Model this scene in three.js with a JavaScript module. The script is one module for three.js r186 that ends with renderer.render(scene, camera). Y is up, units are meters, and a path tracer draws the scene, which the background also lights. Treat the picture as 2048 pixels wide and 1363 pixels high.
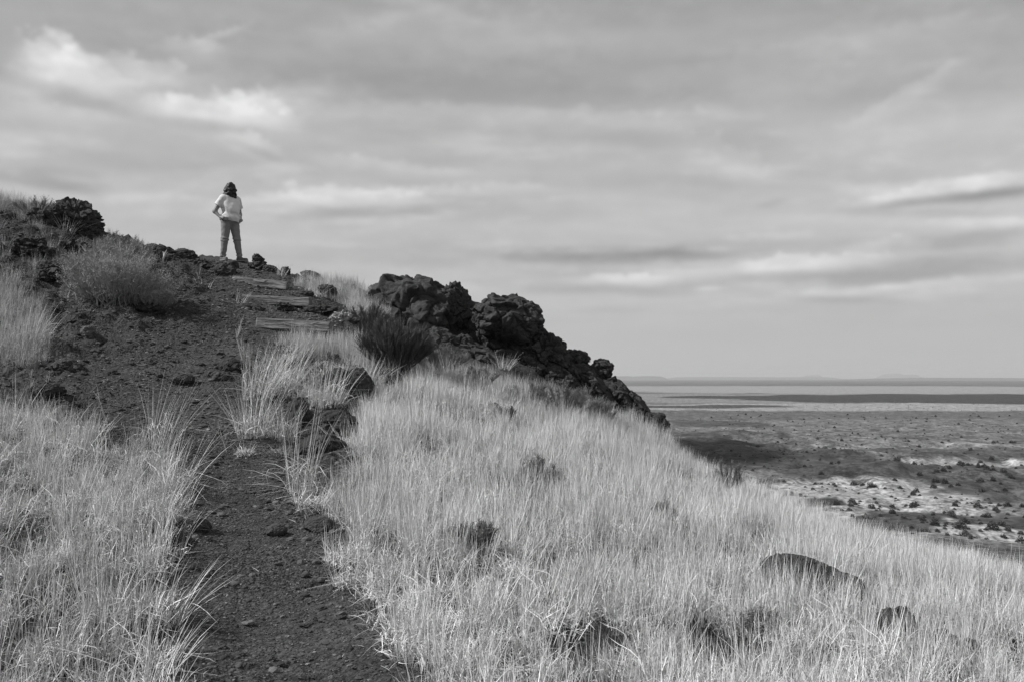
import * as THREE from 'three';
import { MarchingCubes } from 'three/addons/objects/MarchingCubes.js';
import { mergeGeometries, mergeVertices } from 'three/addons/utils/BufferGeometryUtils.js';
import { ImprovedNoise } from 'three/addons/math/ImprovedNoise.js';

// ------------------------------------------------------------------ camera, sky, sun, exposure
const scene = new THREE.Scene();
const FPX = 1930, PW = 2048, PH = 1363, HORIZON = 755, EYE = 1.6;
const camera = new THREE.PerspectiveCamera(2 * Math.atan(PH / 2 / FPX) * 180 / Math.PI, PW / PH, 0.1, 200000);
camera.position.set(0, EYE, 0);
const PITCH = Math.atan((HORIZON - PH / 2) / FPX);
camera.rotation.set(PITCH, 0, 0);
scene.add(camera);

const renderer = new THREE.WebGLRenderer({ antialias: true });
renderer.toneMapping = THREE.LinearToneMapping;
renderer.toneMappingExposure = 0.95;
renderer.shadowMap.enabled = true;

const noise = new ImprovedNoise();
const N3 = (x, y, z) => noise.noise(x, y, z);
const SKY_GAIN = 1.0 / 0.95;                 // radiance of the sky for the exposure above
const SUN_DIR = new THREE.Vector3(-0.72, 0.66, 0.16).normalize();
const sun = new THREE.DirectionalLight(0xffffff, 4.6);
sun.position.copy(SUN_DIR).multiplyScalar(120);
sun.castShadow = true;
sun.shadow.mapSize.set(4096, 4096);
Object.assign(sun.shadow.camera, { left: -45, right: 45, top: 45, bottom: -45, near: 1, far: 300 });
scene.add(sun, sun.target);

function fbm(x, y, z, oct = 4, gain = 0.5, lac = 2.03) {
  let a = 1, s = 0, n = 0;
  for (let i = 0; i < oct; i++) { s += a * N3(x, y, z); n += a; a *= gain; x = x * lac + 13.7; y = y * lac + 7.3; z = z * lac + 3.1; }
  return s / n;
}
const clamp = (v, a = 0, b = 1) => Math.min(b, Math.max(a, v));
const smooth = (a, b, v) => { const t = clamp((v - a) / (b - a)); return t * t * (3 - 2 * t); };
const lerp = (a, b, t) => a + (b - a) * t;
const s2l = (v) => { v /= 255; return v <= 0.04045 ? v / 12.92 : Math.pow((v + 0.055) / 1.055, 2.4); };

{ // a partly clouded sky: thin high veil, small ragged cumulus and flat grey layers near the horizon
  const W = 2048, H = 1024, data = new Float32Array(W * H * 4);
  const deg = 180 / Math.PI;
  // cloud patches: azimuth/elevation (deg, azimuth to the right of the view), half sizes (deg), tilt (deg), strength in sRGB steps
  const ae = (px, py) => { const t = (px - 1024) / FPX, e = (HORIZON - py) / FPX; const az = Math.atan(t); return [az * deg, Math.atan(e * Math.cos(az)) * deg]; };
  const C = [
    [88, 88, 46, 34, 0, 34], [110, 112, 80, 40, 10, 22], [185, 135, 80, 30, 14, 22], [245, 118, 42, 26, 6, 22], [305, 128, 44, 22, 6, 24], [50, 150, 50, 26, 0, 20], [380, 80, 55, 18, 0, 22], [425, 60, 60, 7, -22, 22],
    [400, 215, 120, 28, 2, 34], [500, 205, 75, 30, 6, 32], [330, 190, 50, 14, 0, 22], [500, 285, 55, 18, 16, 24], [110, 215, 90, 14, 0, 16],
    [400, 245, 110, 13, 2, -20], [510, 300, 50, 8, 18, -18], [120, 185, 130, 16, 10, -14], [110, 368, 110, 13, 4, -26], [90, 340, 90, 10, 0, -14],
    [700, 385, 130, 17, 2, 26], [590, 395, 90, 16, 0, 20], [840, 382, 130, 14, -2, 24], [760, 325, 120, 15, 6, 16], [1010, 368, 110, 8, 3, 18], [900, 340, 60, 8, 0, 12],
    [730, 425, 160, 12, -3, -20], [600, 408, 80, 9, 4, -10], [900, 395, 110, 7, 0, -10],
    [650, 110, 420, 60, 2, -10], [1120, 225, 330, 18, 2, 13], [950, 180, 420, 42, 3, -12], [1350, 130, 420, 35, 2, -8], [1620, 95, 330, 24, -4, 8], [1830, 175, 100, 15, -24, 17], [1420, 290, 120, 30, 24, 10], [1250, 265, 330, 20, 6, -9], [1650, 210, 220, 24, -8, -8],
    [1900, 368, 130, 16, -6, 26], [1990, 350, 60, 18, -4, 18], [1760, 398, 70, 8, 0, 12], [1900, 396, 170, 9, -3, -34], [1990, 385, 60, 14, -3, -18], [1545, 405, 28, 7, -10, -12], [1760, 425, 60, 7, 0, -14], [1900, 425, 90, 8, 2, -16], [1960, 440, 120, 10, 0, 12],
    [1585, 524, 110, 17, -4, 32], [1700, 520, 90, 14, -3, 18], [1240, 556, 95, 12, 0, 30], [1340, 545, 80, 8, -3, 18], [1420, 576, 30, 4, 0, 26], [1420, 497, 70, 5, 0, 18], [1120, 500, 150, 5, 0, 12],
    [1190, 512, 190, 20, 0, -34], [1380, 510, 120, 13, -2, -22], [1180, 545, 160, 8, 1, -12], [1250, 580, 220, 12, 1, -20], [1600, 550, 220, 11, -3, -22], [1850, 545, 220, 14, -3, -24], [1930, 480, 130, 14, -3, -20], [1850, 520, 130, 10, 0, -14], [1780, 490, 90, 16, 0, 16], [1700, 580, 260, 9, -5, 12], [1900, 565, 160, 9, -3, 18], [1680, 600, 150, 8, 4, -16], [1850, 590, 90, 8, -6, 12], [1220, 620, 80, 6, 0, -8], [1000, 560, 120, 12, 0, -8], [870, 525, 120, 10, 0, -8],
  ].map(([px, py, rx, ry, t, s]) => { const [a, e] = ae(px, py); const k = deg / FPX; return [a, e, rx * k * 1.05, ry * k * 1.1, Math.tan(-t / deg), s]; });
  for (let j = 0; j < H; j++) {
    const el = ((j + 0.5) / H - 0.5) * Math.PI, y = Math.sin(el), c = Math.cos(el);
    for (let i = 0; i < W; i++) {
      const th = ((i + 0.5) / W - 0.5) * 2 * Math.PI, x = Math.cos(th) * c, z = Math.sin(th) * c;
      let v;
      if (y < -0.02) v = 150;
      else {
        const yy = Math.max(y, 0), e = el * deg, az = Math.atan2(x, -z) * deg;
        // cleaner blue (dark in monochrome film) overhead, pale towards the horizon
        v = lerp(190, 172, smooth(8, 21, e)) - 10 * smooth(17, 23, e); v = lerp(v, 130, smooth(24, 80, e));
        const k = 1 / (yy + 0.09), ux = x * k, uz = z * k;
        const veil = fbm(ux * 0.9 + 4, 2.2, uz * 1.7, 5, 0.55);
        v += veil * 22 * smooth(0, 9, e);
        const str = fbm(az * 0.035, e * 0.33, 9.1, 4, 0.55);
        v += str * 20 * smooth(1.5, 7, e);
        v += smooth(0.05, 0.5, fbm(ux * 2.1, 5.5, uz * 3.4, 5, 0.6)) * 16 * smooth(3, 10, e);
        // ragged outlines
        const win = Math.abs(az) < 45 && e < 40, wx = win ? fbm(az * 0.28, e * 0.55, 3.3, 4, 0.6) : 0, wy = win ? fbm(az * 0.28, e * 0.55, 17.3, 4, 0.6) : 0, dt = fbm(az * 0.75, e * 1.35, 31.7, 4, 0.62), bil = win ? Math.abs(fbm(az * 0.55, e * 0.8, 41.7, 4, 0.6)) * 1.6 : 0;
        if (win) for (const f of C) {
          let dx = az - f[0]; if (Math.abs(dx) > f[2] * 2.6 + 1.5) continue;
          let dy = e - f[1] - dx * f[4]; if (Math.abs(dy) > f[3] * 3 + 1.2) continue;
          dx = dx / f[2] + wx * 0.5; dy = dy / f[3] + wy * 0.7;
          if (f[5] > 0) { // heaped cloud: billowed crisp crown, soft base
            const top = clamp(dy * 1.2 + 0.35), r = Math.hypot(dx, dy > 0 ? dy * 1.15 : dy * 0.7) + (0.30 - bil) * 1.1 * top + dt * 0.35;
            v += f[5] * lerp(1 - smooth(0.15, 1.5, r), 1 - smooth(0.72, 1.12, r), top) * (0.95 + dt * 0.7) * 0.82;
          } else v += f[5] * (1 - smooth(0.2, 1.4, Math.hypot(dx, dy) + dt * 0.4)) * (0.95 + dt * 0.6);
        }
        const pf = fbm(az * 0.42 + 3, e * 1.0, 51.7, 5, 0.62), zone = 0.5 + fbm(az * 0.05, e * 0.16, 71.1, 2) * 1.2;
        const out = 0.35;
        v += dt * 5 * smooth(1, 6, e) + (smooth(0.02, 0.42, pf) * 26 - smooth(0.05, 0.4, -pf) * 12) * clamp(zone) * smooth(2, 7, e) * lerp(1, out, smooth(46, 32, Math.abs(az)) * smooth(36, 22, e));
      }
      v = s2l(clamp(v, 90, 236)) * SKY_GAIN;
      const o = (j * W + i) * 4; data[o] = data[o + 1] = data[o + 2] = v; data[o + 3] = 1;
    }
  }
  const tex = new THREE.DataTexture(data, W, H, THREE.RGBAFormat, THREE.FloatType);
  tex.mapping = THREE.EquirectangularReflectionMapping; tex.magFilter = tex.minFilter = THREE.LinearFilter; tex.wrapS = THREE.RepeatWrapping; tex.needsUpdate = true;
  scene.background = tex; scene.environment = tex;
}
scene.fog = new THREE.FogExp2(0xd8d8d8, 0.00004);

// ------------------------------------------------------------------ helpers
let seed = 12345;
const rnd = () => { seed = (seed + 0x6D2B79F5) | 0; let t = Math.imul(seed ^ (seed >>> 15), 1 | seed); t = (t + Math.imul(t ^ (t >>> 7), 61 | t)) ^ t; return ((t ^ (t >>> 14)) >>> 0) / 4294967296; };
const R = (a, b) => a + (b - a) * rnd();
const gauss = () => (rnd() + rnd() + rnd() + rnd() - 2) * 1.0;
const G = (v) => new THREE.Color().setRGB(v, v, v);
const V = (x, y, z) => new THREE.Vector3(x, y, z);
const used = {};
function numbered(n) { if (!(n in used)) { used[n] = 0; return n; } used[n]++; return n + '_' + String(used[n]).padStart(3, '0'); }
function tag(o, label, category, group, kind) { if (label) o.userData.label = label; if (category) o.userData.category = category; if (group) o.userData.group = group; if (kind) o.userData.kind = kind; return o; }
function mesh(name, geo, mat, parent) { const m = new THREE.Mesh(geo, mat); m.castShadow = m.receiveShadow = true; m.name = parent ? name : numbered(name); (parent || scene).add(m); return m; }
const CP = Math.cos(PITCH), SP = Math.sin(PITCH);
function ray(px, py) { const x = (px - PW / 2) / FPX, y = -(py - PH / 2) / FPX; return V(x, y * CP + SP, -(CP - y * SP)); }
function P(px, py, d) { const r = ray(px, py); r.multiplyScalar(d / -r.z); r.y += EYE; return r; }
const XZ = (px, d) => [(px - PW / 2) / FPX * d, -d];

// ------------------------------------------------------------------ the hill: a smooth surface through surveyed points
const PATH = [[690, 1500, 3.9], [610, 1345, 5.2], [510, 1100, 7.2], [440, 930, 9.7], [360, 800, 12], [350, 740, 13.2], [420, 694, 14.6], [570, 668, 15.7], [555, 612, 17.9], [530, 578, 19.6], [490, 530, 21.4], [455, 519, 22]];
const SURVEY = [
  ...PATH,
  [585, 656, 16.05], [590, 636, 16.6], [555, 606, 17.9], [550, 586, 18.4], [525, 575, 19.7], [520, 553, 20.2],
  // left bank
  [200, 1345, 5.0], [-100, 1345, 5.0], [120, 1110, 6.8], [-150, 1080, 7], [200, 935, 9.2], [-50, 920, 9.4], [60, 815, 11.2], [60, 715, 13.2], [200, 690, 14], [100, 605, 15.8], [250, 610, 15.8], [380, 620, 16.2], [300, 560, 18], [60, 515, 17.7], [180, 520, 18.4], [50, 428, 19.8], [-120, 380, 20], [150, 448, 20.2], [230, 482, 20.6], [340, 512, 21.3], [400, 517, 21.8], [400, 560, 19.4],
  // crest and the ground behind it
  [50, 480, 25], [250, 530, 25.5], [460, 545, 25.5], [600, 556, 21.8], [700, 576, 22], [760, 588, 22.4], [600, 600, 26], [780, 680, 27],
  // right of the steps
  [680, 650, 16.6], [650, 600, 19], [720, 620, 19.2], [740, 700, 16], [640, 740, 14], [600, 840, 11.8], [680, 880, 11], [640, 1000, 8.8],
  // foot of the rocks
  [800, 690, 17.6], [950, 748, 17.2], [1100, 806, 17.2], [1250, 872, 17.3], [1340, 905, 17.6],
  [830, 650, 20.4], [912, 665, 20.4], [1010, 712, 20.3], [1095, 755, 20.2], [1150, 785, 20.2], [1200, 812, 20.2], [1255, 855, 20.1], [1315, 890, 20],
  [900, 800, 24.5], [1050, 860, 24.5], [1250, 960, 24], [1400, 1010, 22],
  // grass slope
  [900, 1345, 5.3], [900, 1105, 7.5], [900, 905, 10.8], [900, 775, 15], [1100, 1345, 5.4], [1100, 960, 10.8], [1100, 850, 15], [1300, 1345, 5.6], [1300, 1155, 7.8], [1300, 1010, 11], [1300, 925, 15],
  [1650, 1345, 6.0], [1650, 1185, 8.3], [1650, 1092, 11], [1640, 1072, 13], [1500, 990, 15.5], [2020, 1345, 6.6], [2020, 1215, 9], [2020, 1168, 11], [2020, 1215, 14.5], [1650, 1180, 18], [1500, 1120, 20], [2150, 1345, 7], [2200, 1210, 10.5],
].map(([px, py, d]) => P(px, py, d));
SURVEY.push(V(-1, -0.45, 2), V(-6, -0.2, 2), V(4, -1.1, 2), V(8, -2.6, -1), V(9, -3.2, -6), V(-12, 0.6, -3), V(-15, 2.4, -12), V(-16, 4.9, -20), V(-16, 5.2, -26));
const tps = (() => {
  const n = SURVEY.length, M = n + 3, A = [];
  const U = (r2) => r2 < 1e-9 ? 0 : r2 * Math.log(r2) * 0.5;
  for (let i = 0; i < n; i++) {
    const row = new Float64Array(M + 1), a = SURVEY[i];
    for (let j = 0; j < n; j++) { const b = SURVEY[j]; row[j] = U((a.x - b.x) ** 2 + (a.z - b.z) ** 2); }
    row[i] += 0.02; row[n] = 1; row[n + 1] = a.x; row[n + 2] = a.z; row[M] = a.y; A.push(row);
  }
  for (let k = 0; k < 3; k++) { const row = new Float64Array(M + 1); for (let j = 0; j < n; j++) row[j] = k === 0 ? 1 : k === 1 ? SURVEY[j].x : SURVEY[j].z; A.push(row); }
  for (let i = 0; i < M; i++) {
    let p = i; for (let r = i + 1; r < M; r++) if (Math.abs(A[r][i]) > Math.abs(A[p][i])) p = r;
    [A[i], A[p]] = [A[p], A[i]];
    for (let r = i + 1; r < M; r++) { const f = A[r][i] / A[i][i]; if (f) for (let c = i; c <= M; c++) A[r][c] -= f * A[i][c]; }
  }
  const w = new Float64Array(M);
  for (let i = M - 1; i >= 0; i--) { let s = A[i][M]; for (let c = i + 1; c < M; c++) s -= A[i][c] * w[c]; w[i] = s / A[i][i]; }
  return (x, z) => { let s = w[n] + w[n + 1] * x + w[n + 2] * z; for (let j = 0; j < n; j++) s += w[j] * U((x - SURVEY[j].x) ** 2 + (z - SURVEY[j].z) ** 2); return s; };
})();
const pathPts = PATH.map(([px, py, d]) => XZ(px, d));
function pathDist(x, z) {
  let m = 1e9;
  for (let i = 0; i + 1 < pathPts.length; i++) {
    const [ax, az] = pathPts[i], [bx, bz] = pathPts[i + 1], dx = bx - ax, dz = bz - az;
    const t = clamp(((x - ax) * dx + (z - az) * dz) / (dx * dx + dz * dz));
    m = Math.min(m, Math.hypot(x - ax - dx * t, z - az - dz * t));
  }
  return m;
}
// broken faces: nearest of scattered points, each with its own tilted plane
const hsh = (i, j, k, q) => { let h = Math.imul(i, 374761393) ^ Math.imul(j, 668265263) ^ Math.imul(k, 1274126177) ^ Math.imul(q, 974634541); h = Math.imul(h ^ (h >>> 13), 1103515245); h = Math.imul(h ^ (h >>> 15), 2246822519); return ((h ^ (h >>> 16)) >>> 0) / 4294967296; };
function shards(x, y, z) {
  const X = Math.floor(x), Y = Math.floor(y), Z = Math.floor(z); let f1 = 9, f2 = 9, b = 0;
  for (let i = X - 1; i <= X + 1; i++) for (let j = Y - 1; j <= Y + 1; j++) for (let k = Z - 1; k <= Z + 1; k++) {
    const dx = x - i - hsh(i, j, k, 1), dy = y - j - hsh(i, j, k, 2), dz = z - k - hsh(i, j, k, 3), d = dx * dx + dy * dy + dz * dz;
    if (d < f1) { f2 = f1; f1 = d; b = hsh(i, j, k, 4) - 0.5 + dx * (hsh(i, j, k, 5) - 0.5) * 1.5 + dy * (hsh(i, j, k, 6) - 0.5) * 1.5 + dz * (hsh(i, j, k, 7) - 0.5) * 1.5; } else if (d < f2) f2 = d;
  }
  return [b, Math.sqrt(f2) - Math.sqrt(f1)];
}
const PLAIN_Y = -45;
function smoothH(x, z) {
  const cx = clamp(x, -15, 9.5), cz = clamp(z, -26, 2), dx = x - cx, dz = z - cz;
  let h = tps(cx, cz);
  const dist = Math.hypot(Math.max(dx, 0), dz);
  h -= 0.58 * dist + Math.min(dx, 0) * -0.06;
  return h;
}
let SHEET = null;   // heights of the built sheet, for standing things on it
function H(x, z) {
  if (SHEET) { const { xs, zs, pos } = SHEET, f = (a, v) => { let lo = 0, hi = a.length - 2; while (lo < hi) { const m = (lo + hi + 1) >> 1; if (a[m] <= v) lo = m; else hi = m - 1; } return lo; }; const i = f(xs, x), j = f(zs, z), nx = xs.length, u = clamp((x - xs[i]) / (xs[i + 1] - xs[i])), v = clamp((z - zs[j]) / (zs[j + 1] - zs[j])), y = (a, b) => pos[(b * nx + a) * 3 + 1]; return lerp(lerp(y(i, j), y(i + 1, j), u), lerp(y(i, j + 1), y(i + 1, j + 1), u), v); }
  let h = smoothH(x, z);
  const p = pathDist(x, z), off = smooth(0.45, 1.1, p);
  h += fbm(x * 0.9, 1.3, z * 0.9, 3) * (0.05 + 0.12 * off);
  h += fbm(x * 4.2, 7.7, z * 4.2, 3, 0.55) * (0.022 + 0.05 * off);
  h += Math.max(0, N3(x * 11, 2.1, z * 11)) * (0.012 + 0.03 * off);
  const rug = smooth(0.7, 1.6, p) * smooth(-2.2, -4.2, x) * smooth(-10, -12.5, z);
  if (rug > 0) h += rug * (Math.abs(fbm(x * 1.9, 4.4, z * 1.9, 4, 0.6)) * 0.42 - 0.08);
  { const [b, e] = shards(x * 8 + N3(x * 5, 1, z * 5), h * 3, z * 8 + N3(x * 5, 9, z * 5)); h += (b * 0.026 - (1 - smooth(0, 0.16, e)) * 0.02) * smooth(-0.2, 0.25, N3(x * 1.3, 6.6, z * 1.3)) * (0.7 + off); }
  if (p < 0.6) h -= 0.03 * (1 - smooth(0, 0.6, p));
  return h;
}
// where the line of sight through a point of the photograph meets the hill (used once, to survey positions)
function hit(px, py) {
  const r = ray(px, py); r.multiplyScalar(1 / -r.z);
  let d = 3.5; for (; d < 27; d += 0.06) if (EYE + r.y * d < smoothH(r.x * d, -d)) break;
  const x = r.x * d, z = -d; return V(x, H(x, z), z);
}
console.log('survey ready');

// ------------------------------------------------------------------ textures
function greyTex(size, fn, srgb = true) {
  const d = new Uint8Array(size * size * 4);
  for (let j = 0; j < size; j++) for (let i = 0; i < size; i++) { const v = clamp(fn(i / size, j / size)) * 255; const o = (j * size + i) * 4; d[o] = d[o + 1] = d[o + 2] = v; d[o + 3] = 255; }
  const t = new THREE.DataTexture(d, size, size); t.wrapS = t.wrapT = THREE.RepeatWrapping; t.magFilter = THREE.LinearFilter; t.minFilter = THREE.LinearMipmapLinearFilter; t.generateMipmaps = true;
  if (srgb) t.colorSpace = THREE.SRGBColorSpace; t.needsUpdate = true; return t;
}
// tileable noise on a torus-like blend
const tile = (u, v, s, k, oct) => { const f = (a, b) => fbm(a * s, k, b * s, oct, 0.6); const wu = smooth(0, 1, u), wv = smooth(0, 1, v); return lerp(lerp(f(u, v), f(u - 1, v), wu), lerp(f(u, v - 1), f(u - 1, v - 1), wu), wv); };
const soilMap = greyTex(512, (u, v) => 0.74 + tile(u, v, 60, 1.7, 3) * 1.0 + tile(u, v, 9, 5.1, 3) * 0.4);
const soilBump = greyTex(512, (u, v) => 0.5 + tile(u, v, 44, 9.7, 4) * 1.1, false);
const rockMap = greyTex(512, (u, v) => 0.76 + tile(u, v, 14, 3.7, 5) * 0.6);
const rockBump = greyTex(512, (u, v) => { const b = tile(u, v, 26, 2.7, 4); return 0.6 - Math.abs(b) * 0.9 + tile(u, v, 9, 4.4, 3) * 0.4; }, false);
const plainMap = greyTex(512, (u, v) => 0.76 + tile(u, v, 34, 6.2, 4) * 0.95 + tile(u, v, 9, 8.2, 3) * 0.6);

const soilMat = new THREE.MeshStandardMaterial({ color: G(1), vertexColors: true, map: soilMap, bumpMap: soilBump, bumpScale: 0.03, roughness: 1 });
const rockMat = (v) => new THREE.MeshStandardMaterial({ color: G(v), map: rockMap, bumpMap: rockBump, bumpScale: 0.025, roughness: 0.95 });
const lava = rockMat(0.082), lavaPale = rockMat(0.15), lavaDark = rockMat(0.06);
const grassMat = new THREE.MeshStandardMaterial({ color: G(1), vertexColors: true, roughness: 0.75, side: THREE.DoubleSide });
const strawMat = new THREE.MeshStandardMaterial({ color: G(0.78), vertexColors: true, roughness: 0.7, side: THREE.DoubleSide });
const strawDim = new THREE.MeshStandardMaterial({ color: G(0.45), vertexColors: true, roughness: 0.8, side: THREE.DoubleSide });

// ------------------------------------------------------------------ hillside sheet
{
  const xs = [], zs = [];
  const axis = (a, b, f, out) => { let v = a; out.push(v); while (v < b) { v += f(v); out.push(v); } };
  axis(-110, 110, (x) => x < -14 ? Math.max(0.12, (-14 - x) * 0.12) : x > 8 ? Math.max(0.09, (x - 8) * 0.12) : 0.05, xs);
  axis(-125, 60, (z) => z < -24 ? Math.max(0.12, (-24 - z) * 0.12) : z > -3 ? Math.max(0.1, (z + 3) * 0.15) : (z < -12 ? 0.085 : z < -9 ? 0.055 : 0.036), zs);
  const nx = xs.length, nz = zs.length, pos = new Float32Array(nx * nz * 3), uv = new Float32Array(nx * nz * 2), col = new Float32Array(nx * nz * 3), idx = [];
  for (let j = 0; j < nz; j++) for (let i = 0; i < nx; i++) {
    const k = j * nx + i, x = xs[i], z = zs[j], h = Math.max(H(x, z), PLAIN_Y - 3);
    pos.set([x, h, z], k * 3); uv.set([x / 1.7, z / 1.7], k * 2);
    // cinder soil: darker cinders and greyer trodden fines in patches
    const p = pathDist(x, z), trod = 1 - smooth(0.35, 0.8, p + fbm(x * 2.3, 4, z * 2.3, 3) * 0.5);
    const c = 0.066 + fbm(x * 1.3, 8, z * 1.3, 4) * 0.05 + fbm(x * 5.3, 18, z * 5.3, 3) * 0.035 + trod * 0.02 + Math.max(0, fbm(x * 9, 3, z * 9, 2)) * 0.05;
    col.fill(Math.max(0.028, c), k * 3, k * 3 + 3);
    if (i && j) idx.push(k - nx - 1, k - 1, k - nx, k - nx, k - 1, k);
  }
  const g = new THREE.BufferGeometry(); g.setAttribute('position', new THREE.BufferAttribute(pos, 3)); g.setAttribute('uv', new THREE.BufferAttribute(uv, 2)); g.setAttribute('color', new THREE.BufferAttribute(col, 3)); g.setIndex(idx); g.computeVertexNormals();
  tag(mesh('hillside_ground', g, soilMat), 'dark cinder hillside with a trodden path climbing to the crest', 'hillside', null, 'structure');
  SHEET = { xs, zs, pos }; console.log('hillside', nx, nz);
}

// ------------------------------------------------------------------ the desert plain, to the horizon
const plainAt = (px, py) => { const d = (EYE - PLAIN_Y) * FPX / (py - HORIZON); return [(px - 1024) / FPX * d, -d]; };
const PATCH = [ // left, right, top, bottom of a patch as surveyed from the hill; colour, with cloud shade painted into some dark ones; raggedness
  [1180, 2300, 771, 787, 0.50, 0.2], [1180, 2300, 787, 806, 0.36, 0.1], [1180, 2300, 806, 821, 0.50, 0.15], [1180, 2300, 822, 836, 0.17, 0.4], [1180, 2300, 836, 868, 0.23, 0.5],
  [1500, 2300, 757.5, 770, 0.15, 0.25], [1340, 1530, 866, 882, 0.10, 0.5], [1330, 1620, 880, 940, 0.075, 0.5], [1340, 1520, 838, 850, 0.10, 0.5],  // dark scrub tones deepened to paint cloud shade on the ground
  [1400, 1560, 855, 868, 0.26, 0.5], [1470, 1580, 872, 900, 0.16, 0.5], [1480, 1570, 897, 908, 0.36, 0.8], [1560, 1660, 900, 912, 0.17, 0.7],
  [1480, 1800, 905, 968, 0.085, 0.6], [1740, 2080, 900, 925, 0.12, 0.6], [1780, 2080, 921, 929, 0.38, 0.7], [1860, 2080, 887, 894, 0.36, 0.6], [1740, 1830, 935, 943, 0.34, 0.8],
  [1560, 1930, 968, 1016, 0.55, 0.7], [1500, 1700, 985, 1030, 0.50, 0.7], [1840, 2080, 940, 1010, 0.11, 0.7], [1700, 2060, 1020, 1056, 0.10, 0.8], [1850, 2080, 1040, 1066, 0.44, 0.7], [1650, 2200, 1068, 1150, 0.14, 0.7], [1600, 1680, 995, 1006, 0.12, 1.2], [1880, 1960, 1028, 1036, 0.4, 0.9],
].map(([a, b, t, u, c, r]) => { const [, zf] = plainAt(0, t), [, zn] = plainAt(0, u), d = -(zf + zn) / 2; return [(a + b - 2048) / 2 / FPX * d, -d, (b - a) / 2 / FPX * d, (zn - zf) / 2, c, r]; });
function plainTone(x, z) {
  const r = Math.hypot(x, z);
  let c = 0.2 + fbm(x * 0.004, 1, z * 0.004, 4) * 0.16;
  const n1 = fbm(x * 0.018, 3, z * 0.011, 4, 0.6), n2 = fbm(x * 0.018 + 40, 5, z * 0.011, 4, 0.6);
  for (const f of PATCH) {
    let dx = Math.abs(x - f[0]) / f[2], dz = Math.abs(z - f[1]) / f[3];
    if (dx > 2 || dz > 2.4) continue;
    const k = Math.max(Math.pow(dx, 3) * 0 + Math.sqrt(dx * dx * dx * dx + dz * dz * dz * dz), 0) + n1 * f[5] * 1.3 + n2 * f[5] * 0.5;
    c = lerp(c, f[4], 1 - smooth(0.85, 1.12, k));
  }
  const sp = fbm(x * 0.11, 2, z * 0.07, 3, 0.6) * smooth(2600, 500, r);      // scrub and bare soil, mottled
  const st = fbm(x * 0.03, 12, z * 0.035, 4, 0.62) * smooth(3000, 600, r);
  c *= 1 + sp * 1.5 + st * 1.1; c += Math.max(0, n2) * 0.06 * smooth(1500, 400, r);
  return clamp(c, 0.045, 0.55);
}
const MOUNDS = [[1500, 872, 60, 26, 6], [1440, 893, 60, 30, 5], [1590, 915, 80, 22, 4], [1700, 905, 110, 20, 3.5], [1850, 918, 110, 20, 4], [1380, 905, 80, 40, 5], [1950, 960, 90, 30, 5], [1640, 955, 120, 25, 4], [1760, 890, 120, 30, 5], [1580, 882, 110, 24, 6]].map(([px, py, rx, rz, h]) => { const [x, z] = plainAt(px, py); return [x, z, rx, rz, h]; });
function plainH(x, z) {
  const r = Math.hypot(x, z);
  let h = PLAIN_Y + fbm(x * 0.006, 2, z * 0.006, 4) * 5 * smooth(9000, 900, r) + fbm(x * 0.05, 6, z * 0.05, 3) * 1.6 * smooth(1500, 500, r) - (1 - smooth(0, 0.12, Math.abs(fbm(x * 0.012, 16, z * 0.012, 3)))) * 2.2 * smooth(1600, 600, r);
  for (const m of MOUNDS) { const q = ((x - m[0]) / m[2]) ** 2 + ((z - m[1]) / m[3]) ** 2; if (q < 5) h += m[4] * Math.exp(-q * 1.4) * (1 + 0.35 * fbm(x * 0.025, 9, z * 0.04, 3)) - m[4] * 0.12 * Math.exp(-q * 0.6); }
  return h - r * r / 2 / 9e6 * 0;
}
{
  const rad = [40], ang = [];
  while (rad[rad.length - 1] < 90000) { const r = rad[rad.length - 1]; rad.push(r * (r < 200 ? 1.06 : r < 3000 ? 1.0115 : 1.03)); }
  for (let a = -180; a < 180;) { ang.push(a); a += a >= -4 && a < 34 ? 0.1 : a > -40 && a < 50 ? 1 : 5; } ang.push(180);
  const nr = rad.length, na = ang.length, pos = new Float32Array(nr * na * 3), col = new Float32Array(nr * na * 3), uv = new Float32Array(nr * na * 2), idx = [];
  for (let j = 0; j < nr; j++) for (let i = 0; i < na; i++) {
    const k = j * na + i, a = ang[i] * Math.PI / 180, x = Math.sin(a) * rad[j], z = -Math.cos(a) * rad[j];
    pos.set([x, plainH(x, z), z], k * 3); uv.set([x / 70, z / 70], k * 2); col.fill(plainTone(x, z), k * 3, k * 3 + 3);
    if (i && j) idx.push(k - na - 1, k - na, k - 1, k - na, k, k - 1);
  }
  const g = new THREE.BufferGeometry(); g.setAttribute('position', new THREE.BufferAttribute(pos, 3)); g.setAttribute('uv', new THREE.BufferAttribute(uv, 2)); g.setAttribute('color', new THREE.BufferAttribute(col, 3)); g.setIndex(idx); g.computeVertexNormals();
  if (g.attributes.normal.getY(na * 50 + 60) < 0) { const ix = g.index.array; for (let i = 0; i < ix.length; i += 3) { const t = ix[i]; ix[i] = ix[i + 1]; ix[i + 1] = t; } g.computeVertexNormals(); }
  tag(mesh('desert_plain', g, new THREE.MeshStandardMaterial({ color: G(1), vertexColors: true, map: plainMap, roughness: 1 })), 'wide desert plain of pale soil, dark scrub and painted cloud shade reaching the horizon', 'plain', null, 'structure');
  console.log('plain', nr, na);
}
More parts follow.
